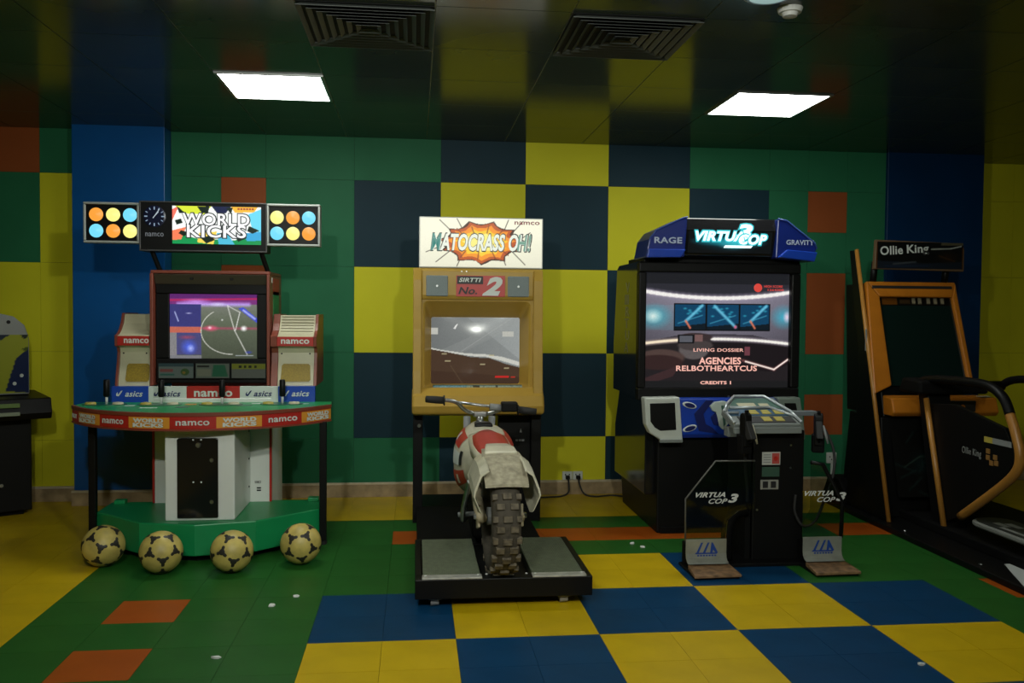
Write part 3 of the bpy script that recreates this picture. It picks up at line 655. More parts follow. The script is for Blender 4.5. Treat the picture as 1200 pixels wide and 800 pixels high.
# ------------------------------------------------------------------ motocross cabinet with riding platform
def motocross_cabinet():
    t = thing('motocross_arcade_machine', (.82, -1.3, 0), 'tan motocross arcade cabinet with lit white sign and black riding platform', 'arcade machine')
    # platform
    pf = bmesh.new()
    abox(pf, .43, 1.222, -2.39, -2.31, .042, .13); abox(pf, .43, 1.222, -2.33, -1.69, .042, .095)
    abox(pf, .43, .46, -2.33, -1.69, .09, .13); abox(pf, 1.192, 1.222, -2.33, -1.69, .09, .13)
    pl = obj('platform', pf, M['black'], t, bevel=.004)
    for x0, x1 in ((.465, .722), (.955, 1.19)):
        fp = box('footplate', x0, x1, -2.325, -1.71, .09, .133, M['foot'], t, bevel=.003)
        n = 26
        bm = bmesh.new()
        for k in range(n):
            x = x0+.006+(x1-x0-.012)*k/(n-1); abox(bm, x-.0018, x+.0018, -2.32, -1.715, .1325, .1352)
        obj('footplate_ribs', bm, M['foot'], fp)
        st = box('metal_strip', x0-.004, x1+.004, -2.392, -2.34, .1305, .1375, mat('strip_bare_metal', (.5, .5, .46), .35, metal=.3, noise=.3, nscale=30), t, bevel=.001)
        for x in (x0+.012, x1-.012): disc('screw', (x, -2.352, .1365), .006, M['white'], st, n=10, axis=(0, 0, 1), depth=.003)
    for x in (.52, 1.10):
        disc('caster', (x-.02, -2.34, .026), .026, mat('caster_grey', (.3, .3, .3), .5), t, n=16, axis=(1, 0, 0), depth=.036)
        box('caster_fork', x-.03, x+.03, -2.36, -2.32, .03, .043, M['gray'], t)
    for x in (.75, .93): disc('screw', (x, -2.33, .131), .006, M['white'], pl, n=8, axis=(0, 0, 1), depth=.003)
    box('link_tray', .44, 1.10, -1.69, -.78, .0, .10, M['dblack'], t)
    # lower cabinet
    box('cabinet_base', .415, 1.212, -.80, -.35, 0, .085, M['black'], t)
    for x0, x1 in ((.415, .475), (1.15, 1.212)):
        po = box('cabinet_post', x0, x1, -.80, -.70, .08, .69, M['black'], t)
    disc('bolt', (.452, -.80, .605), .012, M['chrome'], t, n=12, depth=.006)
    bp = box('back_panel', .95, 1.16, -.73, -.66, .08, .69, M['black'], t)
    for k in range(3): box('panel_print', 1.06+k*.02, 1.075+k*.02, -.7315, -.7305, .494, .506, M['gray'], bp, bevel=0)
    prism('panel_mark', [(1.085, .55), (1.10, .55), (1.093, .575)], 'y', -.7318, -.7305, M['gray'], bp, bevel=0)
    # moulded tan housing: outline swells towards the bottom, opening steps back to the tube
    def rr(x0, x1, z0, z1, r, y, n=4):
        pts = []
        for cx, cz, a0 in ((x1-r, z1-r, 0), (x0+r, z1-r, 90), (x0+r, z0+r, 180), (x1-r, z0+r, 270)):
            for k in range(n+1):
                a = math.radians(a0+90*k/n); pts.append((cx+r*math.cos(a), y, cz+r*math.sin(a)))
        return pts
    X0, X1, Z0, Z1 = .412, 1.205, .672, 1.575
    rings = [rr(X0+.01, X1-.01, Z0+.01, Z1-.003, .02, -.42), rr(X0+.002, X1-.002, Z0, Z1, .024, -.80), rr(X0, X1, Z0, Z1, .026, -.845), rr(X0+.012, X1-.012, Z0+.012, Z1-.01, .026, -.862),
             rr(X0+.062, X1-.072, .83, 1.372, .03, -.862), rr(X0+.072, X1-.083, .838, 1.365, .03, -.852), rr(.518, 1.085, .852, 1.285, .022, -.765), rr(.522, 1.079, .858, 1.277, .02, -.75), rr(.53, 1.07, .866, 1.268, .02, -.75)]
    hs = loft('housing', rings, M['tan'], t, smooth=False, bevel=.004)
    # projecting lower lip
    lip = [(-.85, .672), (-.945, .69), (-.955, .74), (-.93, .80), (-.875, .845), (-.85, .85)]
    prism('lower_lip', lip, 'x', X0-.004, X1+.006, M['tan'], t, bevel=.018, bseg=3)
    for x0, x1 in ((X0, X0+.052), (X1-.058, X1)):
        prism('side_rail', [(-.85, .80), (-.915, .80), (-.90, .95), (-.885, 1.2), (-.883, 1.5), (-.86, 1.57), (-.85, 1.57)], 'x', x0, x1, M['tan'], t, bevel=.012, bseg=3)
    hd = prism('header_panel', [(-.85, 1.375), (-.872, 1.385), (-.878, 1.41), (-.878, 1.56), (-.85, 1.57)], 'x', X0+.052, X1-.058, M['tan'], t, bevel=.006)
    for x in (.556, 1.052):
        sp = box('speaker', x-.066, x+.066, -.884, -.87, 1.402, 1.528, M['speaker'], t, bevel=.006)
        disc('speaker_centre', (x, -.884, 1.465), .007, M['chrome'], sp, n=10, depth=.003)
    st = box('number_sticker', .672, .97, -.8815, -.876, 1.402, 1.53, mat('sticker_red', (.50, .035, .03), .4), t, bevel=.001)
    box('sticker_black', .677, .835, -.8825, -.8805, 1.478, 1.526, M['ink'], st, bevel=0)
    text('sticker_lettering', 'SIRTTI', (.756, -.8835, 1.503), .135, .026, M['kwhite'], st, shear=.25, bold=.03)
    text('sticker_lettering', 'No.', (.742, -.8835, 1.438), .115, .044, M['ink'], st, shear=.25, bold=.02)
    text('sticker_lettering', '2', (.892, -.8835, 1.466), .125, .115, M['kwhite'], st, shear=.35, bold=.05)
    for x in (.705, .735): disc('header_screw', (x, -.878, 1.585-.03), .004, M['chrome'], hd, n=8, depth=.003)
    # tube
    p = Paint(140, 104, (150, 152, 150)); u, v = p.u, p.v
    sky = .48+.14*np.clip((v-.3)/.7, 0, 1)*0+.12*u+.06*(v > 1.42-1.05*u)
    p.a = np.stack([sky*.97, sky, sky*.99], -1)
    p.poly([(0, .44), (1, 1.05), (1, .9), (.3, .44)], (165, 168, 164), .25)
    p.line([(.34, .49), (.92, 1.0)], .006, (185, 188, 184), .5)
    p.poly([(0, .52), (.15, .48), (.45, .42), (.62, .41), (.85, .33), (1, .27), (1, .33), (.8, .41), (.6, .45), (.4, .46), (.12, .51), (0, .54)], (215, 215, 205))
    p.poly([(0, .52), (.2, .475), (.45, .405), (.66, .39), (.85, .30), (1, .25), (1, 0), (0, 0)], (78, 58, 44))
    p.poly([(0, .2), (.5, .16), (1, .1), (1, 0), (0, 0)], (70, 50, 38)); p.line([(.22, .28), (.36, .0)], .006, (110, 95, 70), .6)
    p.rect(.0, .08, .74, .84, (205, 205, 195)); p.rect(.8, .93, .71, .79, (200, 200, 190)); p.poly([(.25, .83), (.29, .9), (.3, .89), (.27, .82)], (240, 240, 235))
    for x, y in ((.12, .44), (.16, .34), (.55, .29), (.65, .42), (.82, .23)): p.rect(x, x+.06, y, y+.018, (190, 180, 140), .8)
    p.rect(.72, .88, .10, .125, (220, 40, 40), .9); p.rect(.9, .95, .10, .12, (200, 50, 40), .9)
    p.noise(.06, 5)
    p.mesh('screen', (.524, -.752, .860), (.553, 0, 0), (0, 0, .415), pm('motocross_screen', True, .82, .14), t, bulge=.022)
    # printed strip under the tube
    q = Paint(90, 8, (150, 165, 150)); q.rect(0, .38, 0, 1, (110, 150, 160)); q.rect(.7, .72, 0, 1, (40, 40, 40)); q.rect(.44, .52, .2, .7, (60, 60, 50)); q.rect(.0, 1, .8, 1, (70, 90, 90)); q.noise(.4, 2)
    q.mesh('instruction_strip', (.535, -.872, .838), (.55, 0, 0), (0, .05, .022), pm('strip_print', False, 1, .4), t)
    # lit sign
    sg = box('sign_box', .447, 1.204, -.855, -.70, 1.577, 1.885, mat('sign_edge', (.45, .47, .43), .4, emit=(.8, .85, .78), es=.10), t, bevel=.004)
    p = Paint(240, 100, (252, 250, 224)); u, v = p.u, p.v
    p.a *= (.93+.07*np.clip(v*1.5, 0, 1))[..., None]
    rnd = random.Random(4)
    def burst(sc, col, seed):
        g = random.Random(seed); pts = []
        for k in range(44):
            an = 2*math.pi*k/44; lobe = .80+.20*abs(math.sin(an*5.5+.7)); r = lobe*(1.0 if k % 2 else .87+.08*g.random())*sc
            pts.append((.5+.36*r*math.cos(an), .5+.46*r*math.sin(an)*(.82+.18*abs(math.sin(an)))))
        p.poly(pts, col)
    for (a, b) in (((.16, .95), (.3, .62)), ((.30, .98), (.36, .7)), ((.72, .97), (.66, .6)), ((.84, .95), (.72, .62)), ((.13, .10), (.28, .4)), ((.30, .02), (.36, .35)), ((.70, .05), (.65, .35)), ((.86, .06), (.74, .36)), ((.90, .72), (.8, .55)), ((.05, .3), (.2, .45))): p.line([a, b], .012, (40, 30, 20), 1, .8)
    for sc, col, sd in ((1., (60, 22, 0), 1), (.93, (190, 80, 8), 2), (.80, (245, 150, 15), 3), (.62, (255, 205, 40), 5), (.45, (255, 240, 130), 6)): burst(sc, col, sd)
    for cx, cy in ((.30, .78), (.42, .82), (.56, .86), (.68, .78), (.33, .2), (.47, .16), (.62, .15), (.72, .25)): p.line([(cx, cy), (.5+(cx-.5)*.75, .5+(cy-.5)*.55)], .018, (120, 45, 0), .8, .9)
    p.noise(.03, 4)
    p.mesh('lit_face', (.453, -.8575, 1.583), (.745, 0, 0), (0, 0, .296), pm('motocross_sign', True, .97, .35), sg)
    for dy, m_, ad, bd in ((0., glow('moto_title_outline', (20, 35, 20), .6), .014, .05), (-.0013, glow('moto_title', (235, 240, 225), .95), 0., .02)):
        text('sign_lettering', 'MATOCRASS OH!', (.826, -.859+dy, 1.733), .61+ad, .104+ad, m_, sg, shear=.22, bold=bd+.015)
    text('sign_lettering', 'M', (.549, -.8618, 1.733), .066, .104, glow('moto_title_blue', (70, 140, 130), .9), sg, shear=.22, bold=.02)
    text('sign_lettering', 'H!', (1.086, -.8618, 1.733), .088, .104, glow('moto_title_green', (110, 160, 140), .9), sg, shear=.22, bold=.02)
    text('sign_lettering', 'namco', (1.105, -.859, 1.855), .155, .02, glow('moto_brand_red', (130, 40, 45), .8), sg, bold=.02)
motocross_cabinet()

# ------------------------------------------------------------------ the ride-on motorbike
def motorbike():
    t = thing('motorbike', (.84, -1.95, .1), 'white and red ride-on dirt bike with muddy knobbly rear tyre', 'motorbike')
    A, B = Vector((.818, -2.24)), Vector((.790, -1.38))
    ax = (B-A).normalized(); nx = Vector((ax.y, -ax.x))          # ax forward, nx to the right
    def W(s, o, z): q = A+ax*s+nx*o; return (q.x, q.y, z)          # s metres ahead of the rear axle
    # tyre
    R, hw, cz = .272, .066, .374; KR = .89
    prof = [(-.060, .20), (-.066, .235), (-.060, .272), (-.040, .292), (0, .298), (.040, .292), (.060, .272), (.066, .235), (.060, .20), (.03, .19), (-.03, .19)]
    rings = []
    for k in range(48):
        a = 2*math.pi*k/48; rings.append([W(KR*r*math.cos(a), o, cz+KR*r*math.sin(a)) for o, r in prof])
    bm = bmesh.new(); Rg = [[bm.verts.new(q) for q in r] for r in rings]
    for k in range(48):
        for i in range(len(prof)): bm.faces.new([Rg[k][i], Rg[k][(i+1) % len(prof)], Rg[(k+1) % 48][(i+1) % len(prof)], Rg[(k+1) % 48][i]])
    tyre = obj('rear_tyre', bm, M['tyred'], t, smooth=True)
    bm = bmesh.new()
    nk = 34
    for k in range(nk):
        rows = ((-.030, .040, 0.), (.030, .040, 0.)) if k % 2 else ((0., .044, .1), (-.052, .026, .1), (.052, .026, .1))
        for o, wd, ph in rows:
            a = 2*math.pi*(k+ph)/nk; rb = KR*.292-(abs(o)/.066)**2*.016; da = .056
            vs = []
            for rr_, sc in ((rb-.006, 1.), (rb+.015, .84)):
                for sa, so in ((-1, -1), (1, -1), (1, 1), (-1, 1)):
                    aa = a+sa*da*sc; vs.append(bm.verts.new(W(rr_*math.cos(aa), o+so*wd*.5*sc, cz+rr_*math.sin(aa))))
            for f in ((0, 1, 2, 3), (4, 7, 6, 5), (0, 4, 5, 1), (1, 5, 6, 2), (2, 6, 7, 3), (3, 7, 4, 0)): bm.faces.new([vs[i] for i in f])
    kn = obj('tyre_knobs', bm, M['tyre'], tyre); kn['kind'] = 'stuff'
    bm = bmesh.new(); atube(bm, [W(0, -.06, cz), W(0, .06, cz)], .04, 14); atube(bm, [W(.175*math.cos(a), 0, cz+.175*math.sin(a)) for a in np.linspace(0, 2*math.pi, 33)[:-1]], .018, 8, closed=True)
    for k in range(12):
        a = 2*math.pi*k/12; atube(bm, [W(0, .03*(-1)**k, cz), W(.168*math.cos(a), 0, cz+.168*math.sin(a))], .004, 5)
    obj('rear_hub', bm, M['gray'], t)
    # swing arm, shock, frame, exhaust
    for s in (-1, 1):
        sa = tube('swing_arm', [W(-.04, s*.088, cz), W(.1, s*.088, cz+.01), W(.38, s*.07, .43)], [.024, .026, .03], M['bbeige'], t, n=8)
        disc('axle_nut', W(0, s*.112, cz), .014, M['chrome'], sa, n=10, axis=(nx.x*s, nx.y*s, 0), depth=.01)
        prism('chain_guard', [W(-.03, s*.098, .33)[1:], W(.07, s*.098, .30)[1:], W(.09, s*.098, .40)[1:], W(-.01, s*.098, .43)[1:]], 'x', W(0, s*.1-.006, 0)[0], W(0, s*.1+.006, 0)[0], M['bbeige'], t)
    obj('engine_block', abox(bmesh.new(), *sorted((W(.5, -.08, 0)[0], W(.5, .08, 0)[0])), -1.75, -1.42, .14, .42), M['dblack'], t, bevel=.02)
    tube('exhaust_pipe', smoothpath([W(.55, -.10, .25), W(.42, -.135, .26), W(.3, -.14, .36), W(.18, -.125, .50)]), .013, M['chrome'], t, n=10)
    tube('shock_spring', [W(.32, 0, .38), W(.36, 0, .52)], .035, M['bred'], t, n=12)
    tube('support_mast', [W(.72, 0, .10), W(.70, 0, .50)], .045, M['dblack'], t, n=12)
    for s in (-1, 1):
        pg = tube('foot_peg', [W(.42, s*.07, .29), W(.42, s*.16, .285)], .012, M['gray'], t, n=8)
    # body: tank and side panels as one swelling shell
    secs = [(.16, .055, .05, .555), (.28, .085, .075, .550), (.42, .120, .105, .535), (.54, .148, .140, .515), (.66, .165, .180, .510), (.76, .155, .175, .525), (.84, .115, .135, .565), (.91, .07, .075, .625), (.96, .035, .035, .66)]
    def sec(s, hw_, hh, z, sc=1., n=28):
        r = []
        for k in range(n):
            a = 2*math.pi*k/n; c, s_ = math.cos(a), math.sin(a)
            e = .75; r.append(W(s, hw_*sc*abs(c)**e*(1 if c > 0 else -1), z+hh*sc*abs(s_)**e*(1 if s_ > 0 else -1)))
        return r
    tk = loft('tank_shell', [sec(*q) for q in secs], M['bwhite'], t)
    def interp(s): return [np.interp(s, [q[0] for q in secs], [q[i] for q in secs]) for i in (1, 2, 3)]
    def decal(name, s0, s1, k0, k1, m, sc=1.02):
        rows = []
        for s in np.linspace(s0, s1, 6):
            hw_, hh, z = interp(s); r = sec(s, hw_, hh, z, sc, 56); rows.append([r[k % 56] for k in range(k0, k1+1)])
        bm = bmesh.new(); V = [[bm.verts.new(q) for q in r] for r in rows]
        for a_, b_ in zip(V, V[1:]):
            for i in range(len(a_)-1): bm.faces.new([a_[i], a_[i+1], b_[i+1], b_[i]])
        return obj(name, bm, m, tk, smooth=True)
    # angles: 0 right, 14 top, 28 left, 42 bottom
    decal('red_graphic', .58, .82, 19, 24, M['bred']); decal('red_graphic', .46, .70, 29, 34, M['bred']); decal('white_graphic', .52, .74, 25, 28, M['kwhite']); decal('dark_vent', .49, .53, 24, 28, M['ink'], 1.03)
    decal('white_graphic', .67, .71, 20, 23, M['kwhite'], 1.03); decal('white_graphic', .55, .59, 30, 33, M['kwhite'], 1.03)
    decal('red_graphic', .52, .72, 4, 9, M['bred'])
    # seat and tank cap
    def slab(name, rows, m, th=.02, **k):
        bm = bmesh.new(); T = [[bm.verts.new(W(*q)) for q in r] for r in rows]; Bt = [[bm.verts.new(W(q[0], q[1], q[2]-th)) for q in r] for r in rows]
        n = len(rows[0]); h = len(rows)
        for i in range(h-1):
            for j in range(n-1): bm.faces.new([T[i][j], T[i][j+1], T[i+1][j+1], T[i+1][j]]); bm.faces.new([Bt[i][j], Bt[i+1][j], Bt[i+1][j+1], Bt[i][j+1]])
        for i in range(h-1):
            bm.faces.new([T[i][0], T[i+1][0], Bt[i+1][0], Bt[i][0]]); bm.faces.new([T[i][-1], Bt[i][-1], Bt[i+1][-1], T[i+1][-1]])
        for j in range(n-1): bm.faces.new([T[0][j], Bt[0][j], Bt[0][j+1], T[0][j+1]]); bm.faces.new([T[-1][j], T[-1][j+1], Bt[-1][j+1], Bt[-1][j]])
        return obj(name, bm, m, t, smooth=k.pop('smooth', True), **k)
    def row(s, hw_, z, crown=.02, n=9): return [(s, o*hw_, z+crown*(1-o*o)-.0*abs(o)) for o in np.linspace(-1, 1, n)]
    slab('seat', [row(.12, .060, .635), row(.25, .080, .645), row(.38, .088, .658), row(.50, .082, .674), row(.57, .055, .676)], M['bred'], .06)
    slab('seat_rim', [row(.11, .066, .622), row(.25, .094, .628), row(.40, .102, .642), row(.54, .098, .658), row(.66, .085, .664)], M['bwhite'], .05)
    prism('tank_cap', [(q[0], q[1]) for q in (W(.70, -.050, 0), W(.70, .050, 0), W(.80, .042, 0), W(.80, -.042, 0))], 'z', .66, .712, M['black'], t, bevel=.012, bseg=3)
    # tail: plateau, sloping rear mudguard, flared number plates
    slab('rear_mudguard', [row(.18, .070, .655, .004), row(.02, .086, .664, .004), row(-.06, .094, .652, .004), row(-.14, .098, .618, .004), row(-.23, .095, .56, .004)], M['bgrey'], .012, smooth=False)
    slab('tail_plateau', [row(.18, .046, .665, .002, 5), row(.15, .054, .684, .002, 5), row(.04, .068, .688, .002, 5), row(-.01, .076, .672, .002, 5)], M['bwhite'], .03, smooth=False, bevel=.006)
    for s in (-1, 1):
        rows = []
        for q, dz, zb in ((.06, -.09, .50), (-.06, -.085, .45), (-.16, -.06, .43), (-.23, -.08, .445)):
            top = .742+dz if q > -.1 else .705+dz
            rows.append([(q, s*.085, top), (q, s*.118, top-.022), (q-.006, s*.143, top-.085), (q-.008, s*.148, (top+zb)/2-.02), (q-.004, s*.136, zb+.04), (q, s*.118, zb)])
        bm = bmesh.new(); O = [[bm.verts.new(W(*q)) for q in r] for r in rows]; In = [[bm.verts.new(W(q[0], q[1]-s*.008, q[2]-.006)) for q in r] for r in rows]
        n = len(rows[0]); h = len(rows)
        for G in (O, In):
            for i in range(h-1):
                for j in range(n-1): bm.faces.new([G[i][j], G[i][j+1], G[i+1][j+1], G[i+1][j]])
        for i in range(h-1):
            for j in (0, n-1): bm.faces.new([O[i][j], O[i+1][j], In[i+1][j], In[i][j]])
        for j in range(n-1):
            for i in (0, h-1): bm.faces.new([O[i][j], O[i][j+1], In[i][j+1], In[i][j]])
        obj('side_number_plate', bm, M['bwhite'], t, smooth=False, bevel=.003)
    # steering head, bars, grips
    hb = tube('steering_stem', [W(.88, 0, .64), W(.92, 0, .745)], .022, M['chrome'], t, n=10)
    L = [W(.82, -.29, .829), W(.855, -.15, .815), W(.895, -.09, .765), W(.92, -.035, .742), W(.92, .035, .738), W(.895, .09, .752), W(.855, .15, .772), W(.82, .29, .76)]
    br = tube('handlebar', smoothpath(L, 4), .011, M['chrome'], t, n=10)
    tube('crossbar', [W(.872, -.135, .808), W(.872, .135, .774)], .008, M['chrome'], br, n=8)
    box_ = lambda n_, s0, s1, o0, o1, z0, z1, m: obj(n_, abox(bmesh.new(), *sorted((W(s0, o0, 0)[0], W(s0, o1, 0)[0])), *sorted((W(s0, 0, 0)[1], W(s1, 0, 0)[1])), z0, z1), m, br, bevel=.008)
    box_('bar_clamp', .89, .95, -.04, .04, .722, .752, M['chrome'])
    for s, z0, z1 in ((-1, .832, .822), (1, .757, .768)):
        g = tube('grip', [W(.815, s*.305, z0), W(.828, s*.25, (z0+z1)/2), W(.84, s*.205, z1)], [.019, .021, .020], M['rubber'], br, n=12)
        disc('grip_flange', W(.841, s*.202, z1), .030, M['rubber'], g, n=16, axis=(nx.x*s, nx.y*s, 0), depth=.008)
    box_('throttle_housing', .81, .88, .11, .20, .758, .812, M['black'])
    tube('brake_cable', smoothpath([W(.86, .16, .79), W(.92, .19, .80), W(.97, .10, .74), W(.95, .03, .64)]), .005, M['rubber'], t, n=6)
    tube('kill_switch', [W(.86, .05, .782), W(.86, .12, .776)], .020, M['gray'], br, n=10)
    for s in (-1, 1): tube('fork_leg', [W(.93, s*.07, .72), W(1.0, s*.07, .36)], .02, M['gray'], t, n=10)
    slab('front_mudguard', [row(.92, .05, .56, .01, 5), row(1.02, .06, .56, .01, 5), row(1.12, .05, .54, .01, 5)], M['bwhite'], .01)
motorbike()

# ------------------------------------------------------------------ shooting game: monitor cabinet
def shooting_cabinet():
    t = thing('shooting_arcade_machine', (2.25, -.75, 0), 'large black shooting arcade cabinet with glowing cyan title and blue wings', 'arcade machine')
    prof = [(-1.16, 0), (-1.16, .60), (-1.17, .80), (-1.0, .80), (-.30, .80), (-.24, .55), (-.24, .20), (-.30, 0)]
    lb = prism('lower_body', prof, 'x', 1.86, 2.70, M['black'], t, bevel=.008)
    up = [(-1.10, .80), (-1.10, 1.62), (-.55, 1.62), (-.50, 1.60), (-.42, 1.10), (-.42, .80)]
    ub = prism('monitor_housing', up, 'x', 1.755, 2.715, M['gblack'], t, bevel=.006)
    fl_ = prism('side_flare', [(-1.10, .80), (-.42, .80), (-.30, .55), (-.30, .22), (-1.10, .22)], 'x', 1.80, 1.862, M['gblack'], t, bevel=.006)
    # faded lettering down the glossy side
    for k, ch in enumerate('VIRTUA'):
        text('side_lettering', ch, (1.7545, -.80+.02*(k % 2), 1.47-k*.075), .10, .062, mat('side_letter', (.16, .15, .09), .4), ub, right=(0, -1, 0), bold=.02)
    # front bezel
    X0, X1, Z0, Z1 = 1.735, 2.728, .795, 1.612
    sx0, sx1, sz0, sz1 = 1.780, 2.672, .868, 1.553
    bm = bmesh.new()
    abox(bm, X0, X1, -1.165, -1.095, sz1, Z1); abox(bm, X0, X1, -1.165, -1.095, Z0, sz0); abox(bm, X0, sx0, -1.165, -1.095, sz0, sz1); abox(bm, sx1, X1, -1.165, -1.095, sz0, sz1)
    obj('bezel', bm, M['black'], t, bevel=.008)
    p = Paint(240, 184, (40, 40, 46)); u, v = p.u, p.v
    base = np.stack([96+60*np.clip(v-.3, 0, .5)*2, 92+58*np.clip(v-.3, 0, .5)*2, 104+64*np.clip(v-.3, 0, .5)*2], -1)/255.
    p.a = base*(1-.35*np.abs(u-.5)[..., None]*1.2)
    p.rect(0, 1, .90, 1, (30, 31, 36)); p.poly([(0, .9), (1, .9), (1, .84), (.75, .80), (.5, .79), (.25, .80), (0, .86)], (44, 44, 52))
    def arcband(y0, dip, wd, col, al=1., soft=.9, x0=0., x1=1.): p.line([(x, y0-dip*(1-(2*x-1)**2)) for x in np.linspace(x0, x1, 24)], wd, col, al, soft)
    arcband(.835, .055, .045, (150, 140, 160), .6); arcband(.835, .055, .022, (255, 250, 245), 1., .6)
    p.poly([(0, .40), (.25, .46), (.5, .47), (.75, .46), (1, .39), (1, .36), (.6, .43), (.3, .43), (0, .37)], (60, 56, 64))
    p.poly([(0, .37), (.3, .43), (.7, .43), (1, .36), (1, 0), (0, 0)], (34, 29, 32)); p.poly([(.45, .40), (.75, .43), (1, .35), (1, .2), (.86, .14), (.6, .18)], (26, 20, 24))
    arcband(.385, -.04, .030, (150, 135, 130), .7, .9, .0, .28); arcband(.385, -.04, .014, (255, 235, 205), 1., .6, .0, .27); arcband(.385, -.04, .032, (150, 140, 150), .7, .9, .46, 1.); arcband(.385, -.04, .015, (255, 250, 240), 1., .6, .46, 1.)
    p.line([(.68, .24), (.9, .16), (1.0, .25)], .020, (150, 90, 90), .7, .9); p.line([(.70, .23), (.9, .16), (1.0, .25)], .010, (255, 235, 225), 1, .6)
    p.ell(.07, .62, .13, .12, (60, 190, 210), .75, .9); p.ell(.06, .62, .07, .07, (240, 245, 235), .95, .9); p.rect(0, .20, .50, .72, (90, 200, 220), .12)
    p.ell(.96, .62, .10, .12, (60, 190, 220), .75, .9); p.ell(.985, .62, .03, .06, (255, 220, 240), .9, .9)
    for k, (x0, x1) in enumerate(((.21, .415), (.43, .645), (.66, .86))):
        p.rect(x0-.008, x1+.008, .495, .735, (10, 12, 16)); p.rect(x0, x1, .505, .725, (12, 66, 100)); xm = (x0+x1)/2
        p.poly([(x0, .505), (x1, .505), (x1, .56), (x0, .53)], (12, 25, 35))
        g = random.Random(k)
        for q in range(9): p.ell(g.uniform(x0+.02, x1-.02), g.uniform(.62, .71), .018, .012, (60, 190, 215), .7, .9)
        d = [((x1-.02, .715), (xm-.03, .58)), ((x0+.05, .71), (x1-.02, .53)), ((x1-.02, .715), (xm-.03, .58))][k]
        p.line(list(d), .020, (110, 200, 230), .9, .8); p.line([(x0+.02, .56), (x1-.02, .63)], .008, (70, 160, 190), .7, .8)
        p.line([(xm-.03, .58), (xm+.0, .52)], .014, (225, 120, 90), .95, .8) if k != 1 else p.ell(x1-.02, .53, .015, .02, (240, 90, 120), .9, .8)
    p.ell(.35, .40, .12, .055, (52, 46, 48)); p.ell(.34, .33, .11, .09, (95, 88, 88)); p.ell(.35, .37, .13, .05, (70, 62, 62)); p.ell(.35, .44, .125, .04, (58, 46, 48)); p.rect(.23, .34, .385, .46, (16, 16, 20)); p.rect(.24, .33, .395, .45, (90, 92, 100)); p.rect(.345, .40, .40, .46, (120, 90, 88))
    p.ell(.12, .26, .17, .08, (80, 62, 58)); p.ell(.10, .22, .18, .07, (52, 34, 34)); p.poly([(0, .08), (.25, .2), (.2, .1), (0, .02)], (60, 40, 42)); p.rect(0, 1, 0, .06, (26, 26, 28)); p.rect(.69, .73, .28, .36, (110, 60, 70))
    p.noise(.08, 8)
    sc_ = p.mesh('screen', (sx0, -1.125, sz0), (sx1-sx0, 0, 0), (0, 0, sz1-sz0), pm('shooting_screen', True, .92, .15), t, bulge=.004)
    pk = glow('screen_pink', (255, 190, 175), .95); rd = glow('screen_red', (225, 70, 60), .9)
    text('screen_lettering', 'LIVING DOSSIER', (2.235, -1.132, 1.093), .31, .020, pk, sc_)
    text('screen_lettering', 'AGENCIES', (2.245, -1.132, 1.028), .26, .042, pk, sc_, bold=.03)
    text('screen_lettering', 'RELBOTHEARTCUS', (2.225, -1.132, .983), .50, .033, pk, sc_, bold=.02)
    text('screen_lettering', 'CREDITS 1', (2.22, -1.132, .897), .19, .020, pk, sc_, bold=.03)
    text('screen_lettering', 'HIGH SCORE', (2.57, -1.131, 1.477), .115, .014, rd, sc_); text('screen_lettering', '1264300', (2.585, -1.131, 1.456), .10, .013, rd, sc_)
    disc('screen_emblem', (2.475, -1.128, 1.468), .026, rd, sc_, n=16, depth=.002)
    # header
    hd = prism('header_box', [(-1.19, 1.655), (-1.22, 1.80), (-1.19, 1.872), (-.80, 1.872), (-.80, 1.62), (-1.12, 1.62)], 'x', 1.985, 2.55, M['gblack'], t, bevel=.006)
    box('header_base', 1.77, 2.73, -1.14, -.75, 1.612, 1.645, M['black'], t)
    cy_, wh = glow('title_cyan', (60, 205, 215), 1.0), glow('title_white', (225, 255, 255), 1.6)
    U = Vector((0, .2, 1)).normalized(); Uf = (0, -.20, .98)
    q = Paint(130, 50, (6, 10, 14))
    for (cx, cy, rx, ry, c, al) in ((.5, .5, .48, .46, (10, 60, 72), .9), (.3, .55, .3, .24, (30, 150, 165), .8), (.6, .50, .36, .30, (40, 175, 190), .8), (.55, .42, .2, .3, (60, 200, 210), .7)): q.ell(cx, cy, rx, ry, c, al, .9)
    q.mesh('lit_window', (2.012, -1.1985, 1.668), (.508, 0, 0), (0, -.025, .125), pm('shooting_title_glow', True, 1.0, .2), hd)
    for dy, m_, ad, bd in ((0, cy_, .016, .09), (-.002, wh, 0, .04)):
        text('title_lettering', 'VIRTUA', (2.20, -1.2215+dy, 1.765), .30+ad, .058+ad, m_, hd, up=Uf, shear=.2, bold=bd)
        text('title_lettering', 'COP', (2.40, -1.2215+dy, 1.748), .17+ad, .060+ad, m_, hd, up=Uf, shear=.2, bold=bd)
        text('title_lettering', '3', (2.345, -1.2225+dy, 1.790), .10+ad, .095+ad, m_, hd, up=Uf, shear=.2, bold=bd)
    prism('title_underline', [(2.225, 1.698), (2.235, 1.712), (2.40, 1.712), (2.39, 1.698)], 'y', -1.222, -1.214, wh, hd, bevel=0)
